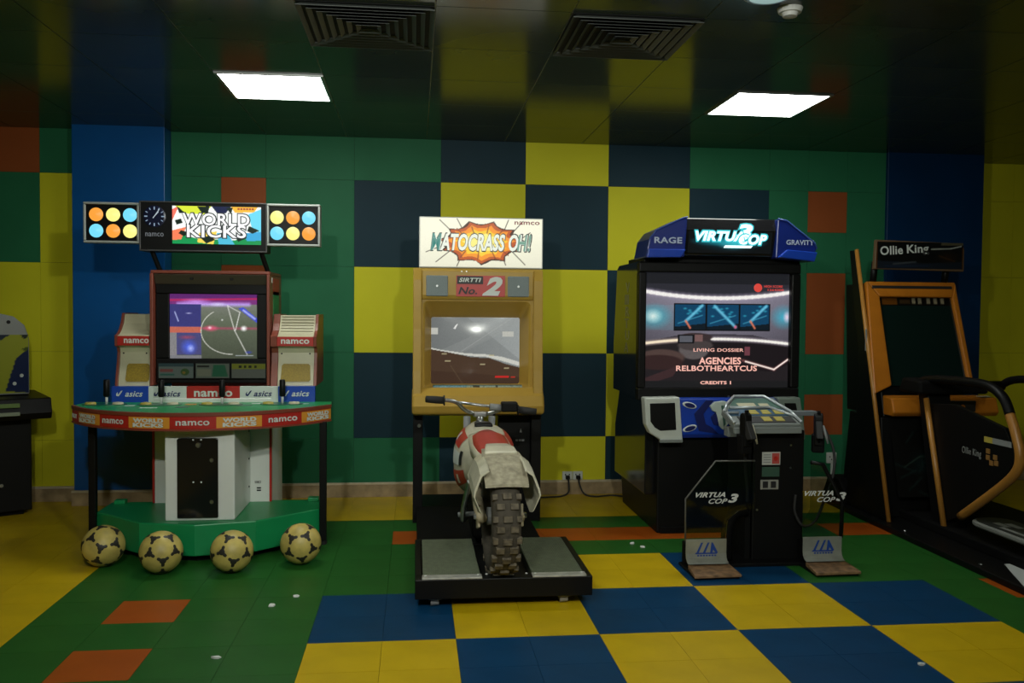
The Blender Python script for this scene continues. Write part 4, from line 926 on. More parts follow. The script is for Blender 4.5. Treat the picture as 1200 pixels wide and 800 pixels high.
    for s, pts, word in ((-1, [(1.752, 1.632), (1.772, 1.74), (1.812, 1.792), (1.975, 1.868), (2.0, 1.872), (1.985, 1.64)], 'RAGE'), (1, [(2.765, 1.622), (2.79, 1.70), (2.775, 1.735), (2.60, 1.862), (2.545, 1.872), (2.535, 1.64)], 'GRAVITY')):
        wg = prism('header_wing', pts, 'y', -1.235, -.95, M['vblue2'], t, bevel=.008)
        lo = [pts[0], pts[1] if s > 0 else (1.766, 1.70), (1.99, 1.70) if s < 0 else (2.537, 1.70), pts[-1]]
        lo = [(pts[0][0], pts[0][1]), (pts[0][0]+(.012 if s < 0 else .012), 1.682), ((1.985 if s < 0 else 2.60), 1.682), ((1.955 if s < 0 else 2.60-.04), pts[-1][1]-.004)] if s < 0 else [(2.765, 1.622), (2.782, 1.676), (2.60, 1.69), (2.545, 1.645)]
        prism('wing_flange', lo, 'y', -1.262, -1.233, M['vblue'], wg, bevel=.004)
        xm = 1.885 if s < 0 else 2.685
        text('wing_lettering', word, (xm, -1.237, 1.735), .165 if s < 0 else .17, .036 if s < 0 else .030, mat('wing_print', (.42, .48, .6), .4), wg, bold=.02)
        edge = [(x, -1.237, z) for x, z in (pts[1:5] if s < 0 else pts[1:5])]
        tube('wing_edge', edge, .004, mat('wing_edge_blue', (.05, .10, .36), .3), wg, n=6)
    # control front
    cp = prism('control_panel', [(-1.17, .815), (-1.205, .805), (-1.225, .60), (-1.205, .575), (-1.165, .575)], 'x', 1.955, 2.70, M['vblue'], t, bevel=.006)
    cu = prism('coin_unit', [(1.752, .818), (1.965, .822), (1.985, .585), (1.99, .552), (1.87, .552), (1.845, .575), (1.79, .61), (1.765, .66)], 'y', -1.25, -1.165, mat('coin_unit_white', (.50, .53, .48), .4), t, bevel=.010, bseg=3)
    prism('coin_window', [(1.785, .785), (1.935, .789), (1.945, .63), (1.85, .625), (1.815, .645), (1.79, .68)], 'y', -1.254, -1.245, M['black'], cu, bevel=.003)
    box('coin_shelf', 1.845, 1.98, -1.262, -1.245, .556, .575, M['kconsole'], cu)
    # emblem and marks on the blue panel
    yy = -1.222
    for off, c in ((0, 'vdark'),):
        prism('navy_emblem', [(2.130, .80), (2.060, .72), (2.090, .62), (2.210, .60), (2.170, .64), (2.130, .66), (2.115, .72), (2.175, .80)], 'y', yy-.006, yy, M['vdark'], cp, bevel=0)
        prism('navy_emblem', [(2.220, .76), (2.160, .70), (2.180, .655), (2.260, .64), (2.230, .68), (2.215, .71), (2.250, .76)], 'y', yy-.007, yy, M['vdark'], cp, bevel=0)
    for z in (.770, .635):
        bm = bmesh.new(); adisc(bm, (0, 0, 0), .03, 18, Vector((0, -1, 0)), .006); bmesh.ops.scale(bm, vec=(1.5, 1, .62), verts=bm.verts); bmesh.ops.rotate(bm, matrix=Matrix.Rotation(-.3 if z < .7 else .25, 3, 'Y'), verts=bm.verts, cent=(0, 0, 0)); bmesh.ops.translate(bm, vec=(2.035, -1.212 if z > .7 else -1.224, z), verts=bm.verts)
        o = obj('oval_badge', bm, M['kwhite'], cp)
        bm = bmesh.new(); adisc(bm, (0, 0, 0), .022, 18, Vector((0, -1, 0)), .002); bmesh.ops.scale(bm, vec=(1.5, 1, .62), verts=bm.verts); bmesh.ops.rotate(bm, matrix=Matrix.Rotation(-.3 if z < .7 else .25, 3, 'Y'), verts=bm.verts, cent=(0, 0, 0)); bmesh.ops.translate(bm, vec=(2.035, -1.219 if z > .7 else -1.231, z), verts=bm.verts)
        obj('oval_inner', bm, M['vdark'], o)
    crest = [(2.155, .765), (2.185, .79), (2.235, .797), (2.285, .785), (2.310, .75), (2.290, .70), (2.265, .66), (2.235, .625), (2.210, .65), (2.200, .70), (2.190, .73), (2.170, .738)]
    cw = prism('white_crest', crest, 'y', -1.232, -1.20, mat('crest_white', (.45, .52, .47), .4), cp, bevel=.003)
    prism('crest_stripe', [(2.220, .77), (2.237, .77), (2.250, .66), (2.237, .645)], 'y', -1.2335, -1.23, M['kteal'], cw, bevel=0)
    prism('crest_stripe', [(2.270, .76), (2.280, .745), (2.260, .68), (2.252, .69)], 'y', -1.2335, -1.23, M['kteal'], cw, bevel=0)
    prism('right_unit', [(2.56, .815), (2.70, .818), (2.735, .60), (2.735, .565), (2.62, .57), (2.60, .62)], 'y', -1.25, -1.165, mat('unit_grey_green', (.16, .20, .17), .4), t, bevel=.008)
    prism('right_unit_window', [(2.60, .785), (2.67, .785), (2.70, .64), (2.64, .64)], 'y', -1.254, -1.245, M['black'], t, bevel=.002)
    box('toe_kick', 1.88, 2.68, -1.172, -1.155, .0, .04, M['dblack'], t)
    disc('bolt', (2.29, -1.165, .815), .008, M['chrome'], t, n=8, depth=.005)
shooting_cabinet()

# ------------------------------------------------------------------ gun pedestal standing before it
def gun_pedestal():
    t = thing('gun_pedestal', (2.33, -1.7, 0), 'black gun pedestal with clear side screens and foot pedals before the shooting game', 'gun pedestal')
    col = box('column', 2.195, 2.475, -1.80, -1.50, 0, .70, M['black'], t, bevel=.006)
    box('column_edge', 2.16, 2.19, -1.79, -1.52, .0, .70, M['dblack'], t)
    box('warning_label', 2.243, 2.342, -1.803, -1.80, .517, .585, mat('label_pale', (.42, .43, .40), .5), col, bevel=0)
    box('label_red', 2.297, 2.337, -1.805, -1.802, .523, .579, mat('label_red_print', (.40, .06, .05), .5), col, bevel=0)
    disc('label_mark', (2.317, -1.805, .551), .013, M['kred'], col, n=14, depth=.001)
    for k in range(4): box('label_line', 2.25, 2.29, -1.8045, -1.802, .529+k*.013, .534+k*.013, M['gray'], col, bevel=0)
    box('green_plate', 2.243, 2.338, -1.804, -1.80, .455, .506, mat('plate_green', (.03, .075, .05), .5), col, bevel=0)
    lb = box('rate_label', 2.236, 2.334, -1.804, -1.80, .388, .438, mat('label_dull', (.24, .24, .21), .5), col, bevel=0)
    for x in (2.262, 2.306): box('label_code', x-.014, x+.014, -1.806, -1.803, .396, .430, M['ink'], lb, bevel=0)
    for x, z in ((2.40, .62), (2.40, .50), (2.43, .25), (2.22, .28)): disc('screw', (x, -1.80, z), .006, M['chrome'], col, n=8, depth=.004)
    # console: sloping tray with metal rails
    def S(x, s): return (x, -1.86+.36*s, .712+.105*s)         # s 0 front .. 1 back
    def quadslab(name, q, th, m, par, **k):
        bm = bmesh.new(); n = Vector((0, -.30, .95)).normalized()
        T = [bm.verts.new(Vector(p_)+n*th) for p_ in q]; Bt = [bm.verts.new(p_) for p_ in q]
        bm.faces.new(T); bm.faces.new(Bt[::-1])
        for i in range(len(q)): bm.faces.new([T[i], Bt[i], Bt[(i+1) % len(q)], T[(i+1) % len(q)]])
        return obj(name, bm, m, par, bevel=k.get('bevel', .003))
    cs = quadslab('console', [S(2.06, 0), S(2.425, 0), S(2.425, .35), S(2.42, 1), S(2.19, 1), S(2.06, .5)], .03, M['kconsole'], t, bevel=.006)
    quadslab('console_panel', [tuple(Vector(S(x, s))+Vector((0, -.009, .0285))) for x, s in ((2.11, .04), (2.405, .04), (2.405, .26), (2.11, .26))], .004, M['ink'], cs)
    quadslab('console_panel', [tuple(Vector(S(x, s))+Vector((0, -.009, .0285))) for x, s in ((2.08, .29), (2.405, .29), (2.405, .52), (2.095, .52))], .004, mat('console_navy', (.02, .07, .13), .4), cs)
    quadslab('console_panel', [tuple(Vector(S(x, s))+Vector((0, -.009, .0285))) for x, s in ((2.10, .55), (2.40, .55), (2.40, .93), (2.185, .93))], .004, M['kteal'], cs)
    for k in range(3): quadslab('yellow_key', [tuple(Vector(S(2.195+k*.068+x, s))+Vector((0, -.010, .032))) for x, s in ((0, .33), (.05, .33), (.045, .47), (.005, .47))], .004, M['key'], cs, bevel=.001)
    for k in range(2): quadslab('yellow_key', [tuple(Vector(S(2.235+k*.068+x, s))+Vector((0, -.010, .032))) for x, s in ((0, .08), (.046, .08), (.046, .22), (0, .22))], .004, M['key'], cs, bevel=.001)
    for x0, x1, s0 in ((2.17, 2.27, .62), (2.29, 2.345, .60)): quadslab('console_print', [tuple(Vector(S(x, s))+Vector((0, -.010, .032))) for x, s in ((x0, s0), (x1, s0), (x1, s0+.12), (x0, s0+.12))], .002, M['offwhite'], cs, bevel=0)
    rm = mat('rail_silver', (.46, .50, .52), .3, metal=.4)
    rl = lambda pts: tube('console_rail', [tuple(Vector(S(x, s))+Vector((0, -.012, .038))) for x, s in pts], .008, rm, t, n=8)
    rl([(2.065, .42), (2.11, .68), (2.19, .98), (2.36, .98), (2.425, .40), (2.425, .02)]); rl([(2.33, .54), (2.425, .22)]); rl([(2.11, .54), (2.33, .54)]); rl([(2.063, .0), (2.063, .34), (2.13, .34)])
    box('console_front', 2.06, 2.425, -1.875, -1.855, .692, .724, M['kconsole'], t, bevel=.003)
    box('holster_arm', 2.42, 2.60, -1.68, -1.63, .76, .785, mat('arm_grey', (.15, .17, .18), .4), t)
    box('holster_arm', 2.07, 2.12, -1.76, -1.70, .66, .71, M['kconsole'], t)
    # clear side screens with title, steel feet and worn pedals
    for s, poly, tx, fx in ((-1, [(1.802, .15), (1.800, .365), (1.955, .557), (2.165, .557), (2.165, .31), (2.08, .30), (2.022, .25), (2.015, .15)], 1.965, (1.803, 2.016)), (1, [(2.43, .15), (2.43, .24), (2.465, .30), (2.465, .545), (2.53, .535), (2.64, .335), (2.636, .15)], 2.545, (2.426, 2.636))):
        sc_ = prism('clear_screen', poly, 'y', -1.905, -1.899, M['acrylic'], t, bevel=0)
        loop = [(x, -1.902, z) for x, z in poly]
        tube('screen_edge', loop[:4] if s < 0 else loop[3:][::-1], .0045 if s < 0 else .011, mat('edge_grey', (.10, .10, .09), .4) if s < 0 else M['black'], sc_, n=6)
        wm = mat('screen_white_print', (.55, .56, .54), .5)
        text('screen_lettering', 'VIRTUA', (tx-.035, -1.9065, .385), .155, .026, wm, sc_, shear=.4, bold=.03)
        text('screen_lettering', 'COP', (tx+.005, -1.9065, .352), .10, .026, wm, sc_, shear=.4, bold=.02)
        text('screen_lettering', '3', (tx+.085, -1.9065, .366), .055, .046, wm, sc_, shear=.3, bold=.04)
        x0, x1 = fx
        # steel sheet curving forward into the pedal
        prof = [(-1.912, .158), (-1.912, .085), (-1.918, .062), (-1.935, .048), (-1.955, .042)]
        bm = bmesh.new(); T = [[bm.verts.new((x, y, z)) for y, z in prof] for x in (x0, x1)]; Bk = [[bm.verts.new((x, y+.005, z+.001)) for y, z in prof] for x in (x0, x1)]
        for G in (T, Bk):
            for i in range(len(prof)-1): bm.faces.new([G[0][i], G[1][i], G[1][i+1], G[0][i+1]])
        for e in (0, 1):
            for i in range(len(prof)-1): bm.faces.new([T[e][i], T[e][i+1], Bk[e][i+1], Bk[e][i]])
        for i in (0, len(prof)-1): bm.faces.new([T[0][i], T[1][i], Bk[1][i], Bk[0][i]])
        ft = obj('steel_foot', bm, M['steel'], t)
        lm = mat('foot_logo_blue', (.01, .05, .26), .4); xb = x0+.055; yb = -1.914
        for k in range(2): prism('foot_logo', [(xb+k*.034, .09), (xb+.012+k*.034, .09), (xb+.034+k*.034, .142), (xb+.024+k*.034, .142)], 'y', yb-.001, yb, lm, ft, bevel=0)
        prism('foot_logo', [(xb-.008, .083), (xb+.105, .083), (xb+.112, .09), (xb-.004, .09)], 'y', yb-.001, yb, lm, ft, bevel=0)
        prism('foot_logo', [(xb+.072, .09), (xb+.083, .09), (xb+.088, .105), (xb+.10, .09), (xb+.112, .09), (xb+.085, .142), (xb+.078, .142)], 'y', yb-.001, yb, lm, ft, bevel=0)
        for k in range(7): box('foot_mark', xb+.004+k*.015, xb+.014+k*.015, yb-.0015, yb, .071, .079, lm, ft, bevel=0)
        bm = bmesh.new(); q = [(x0+.005, -1.935), (x1+.01, -1.935), (x1+.018, -2.085), (x0-.012, -2.095)]
        A_ = [bm.verts.new((x, y, .035+(-1.935-y)*(-.06)) ) for x, y in q]; B_ = [bm.verts.new((x, y, .012)) for x, y in q]
        bm.faces.new(A_); bm.faces.new(B_[::-1])
        for i in range(4): bm.faces.new([A_[i], B_[i], B_[(i+1) % 4], A_[(i+1) % 4]])
        pd = obj('pedal', bm, M['wood'], t, bevel=.003)
        box('pedal_base', x0-.004, x1+.012, -2.07, -1.80, .0, .014, M['black'], t)
        box('pedal_housing', x0+.02, x1-.02, -1.89, -1.78, .0, .12, M['dblack'], t)
    box('base_plate', 2.0, 2.60, -1.88, -1.52, .0, .018, M['black'], t)
    tube('side_arch', smoothpath([(2.165, -1.80, .28), (2.10, -1.80, .26), (2.06, -1.80, .18), (2.06, -1.80, .02)]), .03, M['dblack'], t, n=10)
gun_pedestal()

def light_gun(loc, yaw, label, lit):
    t = thing('light_gun', loc, label, 'light gun', 'holstered light guns on the pedestal')
    XF[0] = Matrix.Translation(loc) @ Matrix.Rotation(yaw, 4, 'Z')
    sl = prism('gun_body', [(-.10, .035), (-.10, .075), (-.085, .088), (.085, .088), (.095, .08), (.095, .038), (.04, .03), (.0, .025)], 'x', -.019, .019, M['black'], t, bevel=.005) if False else None
    body = bmesh.new(); aprism(body, [(-.02, .05), (-.02, -.09), (.02, -.10), (.03, .04), (.025, .075), (.0, .085), (-.018, .07)], 'x', -.022, .022)
    obj('gun_body', body, M['black'], t, bevel=.006)
    prism('grip', [(-.02, .045), (.025, .04), (-.03, -.055), (-.07, -.045)], 'x', -.018, .018, M['rubber'], t, bevel=.006)
    tube('trigger_guard', smoothpath([(0, -.03, -.01), (0, -.055, -.03), (0, -.045, -.06), (0, -.015, -.07)]), .005, M['black'], t, n=6)
    box('holster', -.032, .032, -.012, .036, -.13, -.03, M['dblack'], t, bevel=.008)
    tube('hammer_stripe', [(.02, -.024, .02), (.034, -.030, -.035), (.045, -.032, -.075)], [.006, .008, .005], mat('stripe_cream', (.42, .40, .30), .4) if lit else M['gray'], t, n=6)
    box('rear_sight', -.008, .008, -.012, .005, .083, .096, M['black'], t, bevel=.002)
    XF[0] = Matrix.Identity(4)
light_gun((2.105, -1.925, .725), .25, 'black light gun with cream stripe holstered on the left of the pedestal', True)
light_gun((2.575, -1.75, .70), -.3, 'black light gun holstered on the right of the pedestal', False)
o = tube('gun_cable', smoothpath([(2.60, -1.77, .70), (2.635, -1.80, .60), (2.625, -1.83, .48), (2.57, -1.84, .33), (2.52, -1.84, .22), (2.46, -1.83, .20), (2.42, -1.82, .27), (2.425, -1.815, .36)], 8), .008, M['rubber'], None, n=8)
tag(o, 'black looping gun cable on the right of the pedestal', 'cable')
o = tube('gun_cable', smoothpath([(2.12, -1.88, .60), (2.13, -1.86, .50), (2.15, -1.84, .40), (2.155, -1.83, .33)], 8), .008, M['rubber'], None, n=8)
tag(o, 'black straight gun cable on the left of the pedestal', 'cable')

# ------------------------------------------------------------------ skateboarding game on the right
def skate_machine():
    t = thing('skateboard_arcade_machine', (3.7, -1.2, 0), 'black and orange skateboarding arcade machine with dark screen and curved handrail', 'arcade machine')
    box('base', 3.27, 4.32, -2.75, -.42, 0, .035, M['black'], t, bevel=.006)
    box('base_deck', 3.47, 4.24, -2.70, -.50, .035, .085, M['dblack'], t, bevel=.006)
    def at_z(x, y, z):
        d = fwd + r2*((x-600)/FPX) + u2*((400-y)/FPX); return CAM+d*((z-CAM.z)/d.z)
    q = [at_z(1177, 661, .036), at_z(1199, 660, .036), at_z(1206, 664, .036), at_z(1206, 694, .036)]
    prism('deck_label', [(v.x, v.y) for v in q], 'z', .0345, .0375, mat('deck_label_white', (.5, .52, .5), .5), t, bevel=0)
    LEAN = .27
    def Y(z, y0=-1.13): return y0+LEAN*z
    body = [(-1.02, .035), (Y(.66), .66), (-.55, .66), (-.45, .035)]
    bd = prism('lower_body', body, 'x', 3.37, 4.05, M['black'], t, bevel=.008)
    # tangled artwork, dark and dim
    art = Paint(60, 60, (9, 9, 8))
    g = random.Random(9)
    for k in range(9):
        x, y = g.random(), g.random(); art.line([(x, y), (min(1, x+g.uniform(.1, .4)), y+g.uniform(-.15, .2))], .03, (20, 34, 32), .8, .9)
    art.ell(.55, .5, .3, .25, (16, 36, 36), .7, .9); art.line([(.2, .45), (.5, .6), (.9, .62)], .02, (40, 55, 48), .8, .9)
    z0, z1 = .18, .58
    art.mesh('body_artwork', (3.42, Y(z0)-.012+.0, z0), (.34, 0, 0), (0, LEAN*(z1-z0), z1-z0), pm('skate_art', False, 1, .4), bd)
    # rear upright carrying the monitor
    mon = [(Y(.66)+.02, .66), (Y(1.52)+.02, 1.52), (-.40, 1.52), (-.45, .66)]
    prism('monitor_body', mon, 'x', 3.40, 3.96, M['black'], t, bevel=.008)
    # orange bezel: ring of four bars on the leaning plane
    n = Vector((0, -1, LEAN)).normalized()
    def L(x, z, o=0.): return tuple(Vector((x, Y(z), z))+n*o)
    def bar(name, q, th, m, par, bev=.008):
        bm = bmesh.new(); T = [bm.verts.new(L(x, z, th)) for x, z in q]; B_ = [bm.verts.new(L(x, z, -.02)) for x, z in q]
        bm.faces.new(T); bm.faces.new(B_[::-1])
        for i in range(len(q)): bm.faces.new([T[i], B_[i], B_[(i+1) % len(q)], T[(i+1) % len(q)]])
        return obj(name, bm, m, par, bevel=bev)
    a, b, c, d = (3.365, 1.525), (3.985, 1.525), (4.02, .80), (3.33, .80)
    ia, ib, ic, id_ = (3.445, 1.425), (3.95, 1.425), (3.985, .855), (3.455, .855)
    bz = bar('bezel_top', [a, b, ib, ia], .03, M['oorange'], t); bar('bezel_side', [b, c, ic, ib], .03, M['oorange'], t); bar('bezel_side', [d, a, ia, id_], .03, M['oorange'], t)
    bar('bezel_slot', [(3.40, 1.497), (3.955, 1.497), (3.955, 1.478), (3.40, 1.478)], .033, M['ink'], bz, .002)
    sc_ = bar('screen', [ia, ib, ic, id_], .006, M['dglass'], t, .002)
    st = Paint(80, 8, (14, 12, 9)); st.rect(.02, .24, .1, .9, (90, 52, 12)); st.rect(.28, .42, .3, .8, (50, 36, 20)); [st.rect(x, x+.05, .2, .85, (120, 112, 90)) for x in (.45, .54, .66, .76, .86)]
    st.mesh('title_strip', L(3.46, 1.375, .008), (.48, 0, 0), tuple(Vector(L(0, 1.425))-Vector(L(0, 1.375))), pm('skate_strip', False, 1, .3), sc_)
    sh = prism('control_shelf', [(Y(.78)+.01, .80), (Y(.78)-.10, .79), (Y(.70)-.11, .70), (Y(.68)-.08, .675), (Y(.68)+.02, .675)], 'x', 3.40, 4.11, M['oorange'], t, bevel=.010, bseg=3)
    box('shelf_recess', 3.62, 3.95, Y(.74)-.118, Y(.74)-.10, .70, .775, M['ink'], sh, bevel=.004)
    for k, x in enumerate((3.66, 3.72, 3.79, 3.86)): disc('shelf_button', (x, Y(.74)-.118, .735), .017, M['oorange'] if k % 2 else M['gray'], sh, n=14, depth=.006)
    box('shelf_label', 3.66, 3.75, Y(.74)-.12, Y(.74)-.117, .775, .80, M['kwhite'], sh, bevel=0)
    box('shelf_label', 4.0, 4.07, Y(.79)-.10, Y(.79)-.06, .795, .80, M['offwhite'], sh, bevel=0)
    # title board on two posts
    for x in (3.42, 3.92): tube('board_post', [(x, -.72, 1.50), (x, -.75, 1.66)], .022, M['black'], t, n=8)
    bdr = [(3.39, 1.61), (3.40, 1.80), (4.0, 1.785), (4.01, 1.74), (4.01, 1.60)]
    tb = prism('title_board', bdr, 'y', -.80, -.765, mat('board_edge', (.10, .06, .03), .5), t, bevel=.004)
    p = Paint(120, 36, (12, 13, 13)); p.poly([(0, 0), (1, 0), (1, .3), (.6, .22), (0, .3)], (20, 26, 34)); p.line([(.2, .18), (.45, .27)], .05, (60, 66, 70), .9, .8); p.line([(.1, .1), (.6, .12)], .05, (24, 34, 52), .9, .8); p.line([(.63, .74), (.85, .77), (.97, .86)], .035, (150, 155, 148), 1, .7); p.ell(.82, .45, .16, .28, (34, 22, 14), .9, .9); p.rect(0, .015, 0, 1, (70, 42, 18)); p.rect(.985, 1, 0, .8, (60, 36, 16)); p.rect(.74, 1, .88, 1, (70, 66, 50)); p.line([(.72, .5), (.9, .3)], .03, (60, 40, 20), .8, .8)
    p.mesh('board_print', (3.40, -.8015, 1.615), (.60, 0, 0), (0, 0, .172), pm('skate_board_print', False, 1, .35), tb)
    for wd_, xw, ww in (('Ollie', 3.502, .155), ('King', 3.683, .15)):
        text('board_lettering', wd_, (xw, -.8035, 1.738+(xw-3.59)*.06+(-.006 if wd_ == 'King' else 0)), ww, .072 if wd_ == 'King' else .058, mat('board_white', (.50, .53, .50), .5), tb, right=(1, 0, .06), up=(-.06, 0, 1), bold=.02)
    # black side panel with orange edge, leaning
    sp = prism('side_panel', [(Y(.035)-.01, .035), (Y(1.74), 1.74), (Y(1.74)+.07, 1.74), (Y(.9)+.12, .9), (-.60, .035)], 'x', 3.325, 3.355, M['black'], t, bevel=.003)
    tube('panel_edge', [(3.335, Y(.03)-.016, .036), (3.335, Y(1.742)-.006, 1.742)], .014, M['opole'], sp, n=8)
    box('edge_label', 3.322, 3.326, Y(1.2)-.035, Y(1.2)-.02, 1.08, 1.22, M['gray'], sp, bevel=0)
    # handrail console: inclined pole with black column
    def Y2(z): return -1.465+.285*z
    cp_ = prism('handrail_column', [(Y2(.035)-.0, .035), (Y2(.86), .86), (Y2(.86)+.10, .86), (Y2(.035)+.14, .035)], 'x', 3.51, 3.66, M['black'], t, bevel=.01)
    tube('panel_edge', [(3.50, Y2(.03), .036), (3.50, Y2(.81), .81)], .017, M['opole'], cp_, n=8)
    pn = prism('rail_panel', [(-1.42, .10), (-1.25, .78), (-1.50, .80), (-1.93, .72), (-2.03, .58), (-1.90, .40), (-1.55, .16)], 'x', 3.515, 3.54, M['black'], t, bevel=.003)
    text('panel_lettering', 'Ollie King', (3.5135, -1.66, .548), .17, .05, mat('panel_grey_print', (.22, .23, .22), .5), pn, right=(0, -1, 0), bold=.0)
    lg = mat('panel_logo_orange', (.24, .12, .03), .5)
    for y, zz in ((-1.80, .545), (-1.86, .555), (-1.83, .52), (-1.80, .58), (-1.87, .525)): box('panel_logo', 3.511, 3.515, y-.018, y+.012, zz-.014, zz+.012, lg, pn, bevel=0)
    box('panel_strip', 3.511, 3.515, -1.99, -1.84, .625, .655, M['gray'], pn, bevel=0); box('panel_strip', 3.511, 3.5155, -1.84, -1.77, .625, .655, M['key'], pn, bevel=0)
    tube('handrail', smoothpath([(3.50, -1.12, .88), (3.50, -1.25, .925), (3.50, -1.55, .94), (3.50, -1.80, .935), (3.50, -1.93, .885), (3.50, -1.99, .80)], 6), .026, M['black'], t, n=12)
    tube('handrail_lower', smoothpath([(3.50, -1.985, .805), (3.50, -2.04, .70), (3.50, -2.075, .59), (3.50, -2.04, .50), (3.50, -1.90, .385), (3.50, -1.60, .175)], 6), .025, M['opole'], t, n=12)
    tube('handrail', smoothpath([(4.05, -1.12, .86), (4.05, -1.30, .93), (4.05, -1.9, .94), (4.05, -2.2, .86), (4.05, -2.28, .60), (4.05, -2.2, .2), (4.05, -2.1, .085)], 6), .024, M['black'], t, n=12)
    tube('rail_bridge', [(3.50, -1.16, .88), (4.05, -1.16, .88)], .03, M['black'], t, n=12)
    bx_ = prism('rail_pad', [(-1.30, .84), (-1.30, .92), (-1.10, .93), (-1.06, .84)], 'x', 3.42, 3.86, M['dblack'], t, bevel=.015)
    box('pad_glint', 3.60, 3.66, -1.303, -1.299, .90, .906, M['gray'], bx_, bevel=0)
    # rear power box
    pw = prism('rear_box', [(-.62, .035), (-.62, .12), (-.55, .19), (-.40, .20), (-.30, .035)], 'x', 3.30, 3.72, M['dblack'], t, bevel=.01)
    prism('box_label', [(3.33, .125), (3.345, .15), (3.385, .13), (3.375, .105)], 'y', -.628, -.62, M['gray'], pw, bevel=0)
    for y, z in ((-1.35, .036), (-2.05, .036)): disc('bolt', (3.315, y, z), .010, M['chrome'], t, n=8, axis=(0, 0, 1), depth=.004)
    # board
    bm = bmesh.new()
    def deck(ins, z): return [(3.60+(.125-ins)*math.cos(a), (-1.78 if math.sin(a) > 0 else -2.36)+(.125-ins)*math.sin(a), z) for a in np.linspace(0, 2*math.pi, 32, endpoint=False)]
    rings = [deck(.01, .155), deck(0, .165), deck(0, .178), deck(.012, .184)]
    bo = loft('skateboard_deck', rings, mat('deck_rim', (.20, .21, .19), .4), t, smooth=False)
    prism('grip_tape', [(x, y) for x, y, z in deck(.018, 0)], 'z', .183, .1865, mat('grip_tape_black', (.015, .018, .016), .6), bo, bevel=0)
    dm = mat('deck_print', (.20, .21, .19), .5)
    for x0, x1, y0, y1 in ((3.55, 3.59, -1.90, -1.80), (3.60, 3.64, -1.94, -1.83), (3.52, 3.545, -2.2, -1.9), (3.66, 3.685, -2.3, -1.9), (3.57, 3.63, -2.14, -2.05)): box('deck_graphic', x0, x1, y0, y1, .1863, .1875, dm, bo, bevel=0)
    tube('deck_mast', [(3.60, -2.05, .085), (3.60, -2.05, .158)], .05, M['dblack'], t, n=14)
skate_machine()

# ------------------------------------------------------------------ cabinet cut off by the left edge
def left_cabinet():
    t = thing('arcade_cabinet', (-2.35, -.33, 0), 'dark arcade cabinet cut off by the left edge, with yellow and blue artwork', 'arcade machine')
    XF[0] = Matrix.Translation((-2.376, -.385, 0)) @ Matrix.Rotation(math.radians(32), 4, 'Z')
    box('lower_body', -.42, .33, -.20, .22, .03, .62, M['black'], t, bevel=.006)
    box('plinth', -.38, .29, -.16, .18, .0, .032, M['dblack'], t)
    sh = prism('control_shelf', [(-.34, .62), (-.36, .66), (-.33, .75), (.22, .76), (.22, .62)], 'x', -.44, .42, M['black'], t, bevel=.006)
    gm = mat('shelf_green', (.12, .20, .05), .4)
    box('shelf_stripe', -.40, .24, -.368, -.345, .70, .725, gm, sh, bevel=.002); box('shelf_stripe', -.40, .24, -.372, -.35, .65, .672, mat('stripe_pale', (.22, .26, .18), .5), sh, bevel=.002)
    head = [(-.42, .76), (.335, .76), (.335, 1.12), (.31, 1.2), (.25, 1.255), (.15, 1.28), (-.42, 1.28)]
    hb = prism('upper_body', head, 'y', -.12, .20, mat('cab_grey', (.26, .27, .26), .45), t, bevel=.008)
    p = Paint(90, 50, (150, 155, 40)); g = random.Random(3)
    for k in range(26):
        x, y = g.random(), g.random(); col = g.choice([(14, 26, 60), (60, 74, 20), (120, 128, 100), (12, 40, 40), (18, 26, 30)])
        p.poly([(x, y), (x+g.uniform(.03, .14), y+g.uniform(-.1, .2)), (x+g.uniform(.02, .12), y+g.uniform(.05, .35)), (x-.03, y+g.uniform(.05, .2))], col, .9)
    p.poly([(.82, .05), (1, .0), (1, .75), (.9, .6)], (14, 30, 70)); p.poly([(.55, .1), (.7, .4), (.66, .6), (.5, .3)], (20, 40, 80))
    p.mesh('artwork_panel', (-.41, -.1225, .77), (.74, 0, 0), (0, 0, .37), pm('left_art', False, 1, .3), hb)
    disc('artwork_bolt', (.22, -.12, 1.22), .012, M['hole'], hb, n=10, depth=.004)
    for x, z in ((.29, .88), (.25, .83)): disc('panel_lamp', (x, -.122, z), .012, M['kwhite'], hb, n=10, depth=.006)
    prism('head_cap', [(-.42, 1.29), (.12, 1.29), (.07, 1.35), (.0, 1.40), (-.42, 1.40)], 'y', -.08, .18, M['black'], t, bevel=.006)
    for z in (.56, .38):
        b = box('coin_slot', -.12, .10, -.206, -.199, z-.04, z+.02, M['gray'], t, bevel=.002)
        for x in (-.07, .0, .06): box('coin_mark', x, x+.03, -.209, -.205, z-.03, z+.01, M['white'] if z > .5 else M['kteal'], b, bevel=0)
    disc('coin_lock', (.16, -.20, .20), .012, M['chrome'], t, n=10, depth=.006)
    XF[0] = Matrix.Identity(4)
left_cabinet()

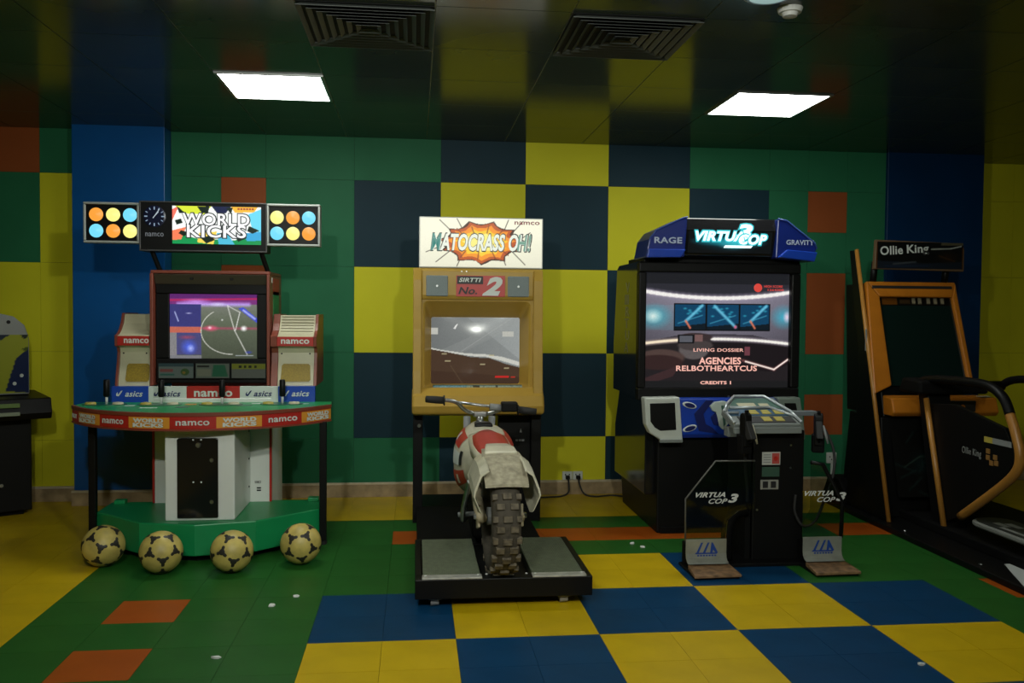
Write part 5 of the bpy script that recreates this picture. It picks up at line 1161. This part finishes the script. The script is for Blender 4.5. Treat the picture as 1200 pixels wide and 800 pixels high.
# ------------------------------------------------------------------ sockets, leads, litter
def wall_socket(x0, x1, z0, z1, y, label, n):
    t = thing('wall_socket', ((x0+x1)/2, y, z0), label, 'wall socket')
    wd = (x1-x0)/n
    for k in range(n):
        a = x0+k*wd
        pl = box('socket_plate', a+.002, a+wd-.002, y-.014, y, z0, z1, M['outlet'], t, bevel=.003)
        for dx, dz in ((-.014, .008), (.014, .008), (0, -.012)): box('socket_hole', a+wd/2+dx-.004, a+wd/2+dx+.004, y-.0152, y-.0135, (z0+z1)/2+dz-.005, (z0+z1)/2+dz+.005, M['hole'], pl, bevel=0)
        if n == 2:
            box('plug', a+wd/2-.014, a+wd/2+.014, y-.045, y-.013, z0+.008, z0+.034, M['black'], pl, bevel=.004)
    return t
wall_socket(1.483, 1.635, .106, .166, 0., 'double white wall socket with two black plugs above the skirting', 2)
t = wall_socket(3.475, 3.555, .205, .285, 0., 'single white wall socket by the skateboarding machine', 1)
box('cable_trunk', 3.512, 3.534, -.014, 0., .105, .206, M['outlet'], t, bevel=.002)
o = tube('power_cable', smoothpath([(1.521, -.045, .122), (1.521, -.075, .09), (1.515, -.09, .03), (1.46, -.11, .008), (1.36, -.13, .007), (1.22, -.16, .007), (1.15, -.25, .007)], 8), .006, M['rubber'], None, n=8)
tag(o, 'black power lead running left from the double socket to the motocross cabinet', 'cable')
o = tube('power_cable', smoothpath([(1.597, -.045, .122), (1.60, -.075, .08), (1.63, -.10, .02), (1.70, -.13, .007), (1.78, -.11, .007), (1.84, -.10, .007), (1.92, -.15, .007)], 8), .006, M['rubber'], None, n=8)
tag(o, 'black power lead running right from the double socket to the shooting game', 'cable')
def at_floor(x, y):
    d = fwd + r2*((x-600)/FPX) + u2*((400-y)/FPX); k = -CAM.z/d.z; return CAM+d*k
g = random.Random(5)
for x, y, lab in ((318, 710, 'small white paper scrap on the green floor, nearest the blue tiles but one'), (347, 699, 'small white paper scrap on the green floor nearest the blue tiles'), (254, 771, 'tiny pale paper scrap on the green floor right of the nearer orange tile'), (741, 637, 'small white paper scrap on the green floor before the shooting game'), (753, 641, 'white paper scrap on the green floor before the shooting game, the right one'), (1079, 779, 'small white paper scrap on the blue tiles at lower right')):
    c = at_floor(x, y); n = 6; bm = bmesh.new()
    top = []; bot = []
    for k in range(n):
        a = 2*math.pi*k/n; r = g.uniform(.008, .016); q = (c.x+r*math.cos(a)*1.3, c.y+r*math.sin(a)); top.append(bm.verts.new((*q, g.uniform(.004, .009)))); bot.append(bm.verts.new((*q, .0006)))
    bm.faces.new(bot[::-1]); ct = bm.verts.new((c.x, c.y, .010))
    for k in range(n): bm.faces.new([top[k], top[(k+1) % n], ct]); bm.faces.new([top[k], bot[k], bot[(k+1) % n], top[(k+1) % n]])
    tag(obj('paper_scrap', bm, M['paper'], None), lab, 'paper scrap', 'paper scraps on the floor')
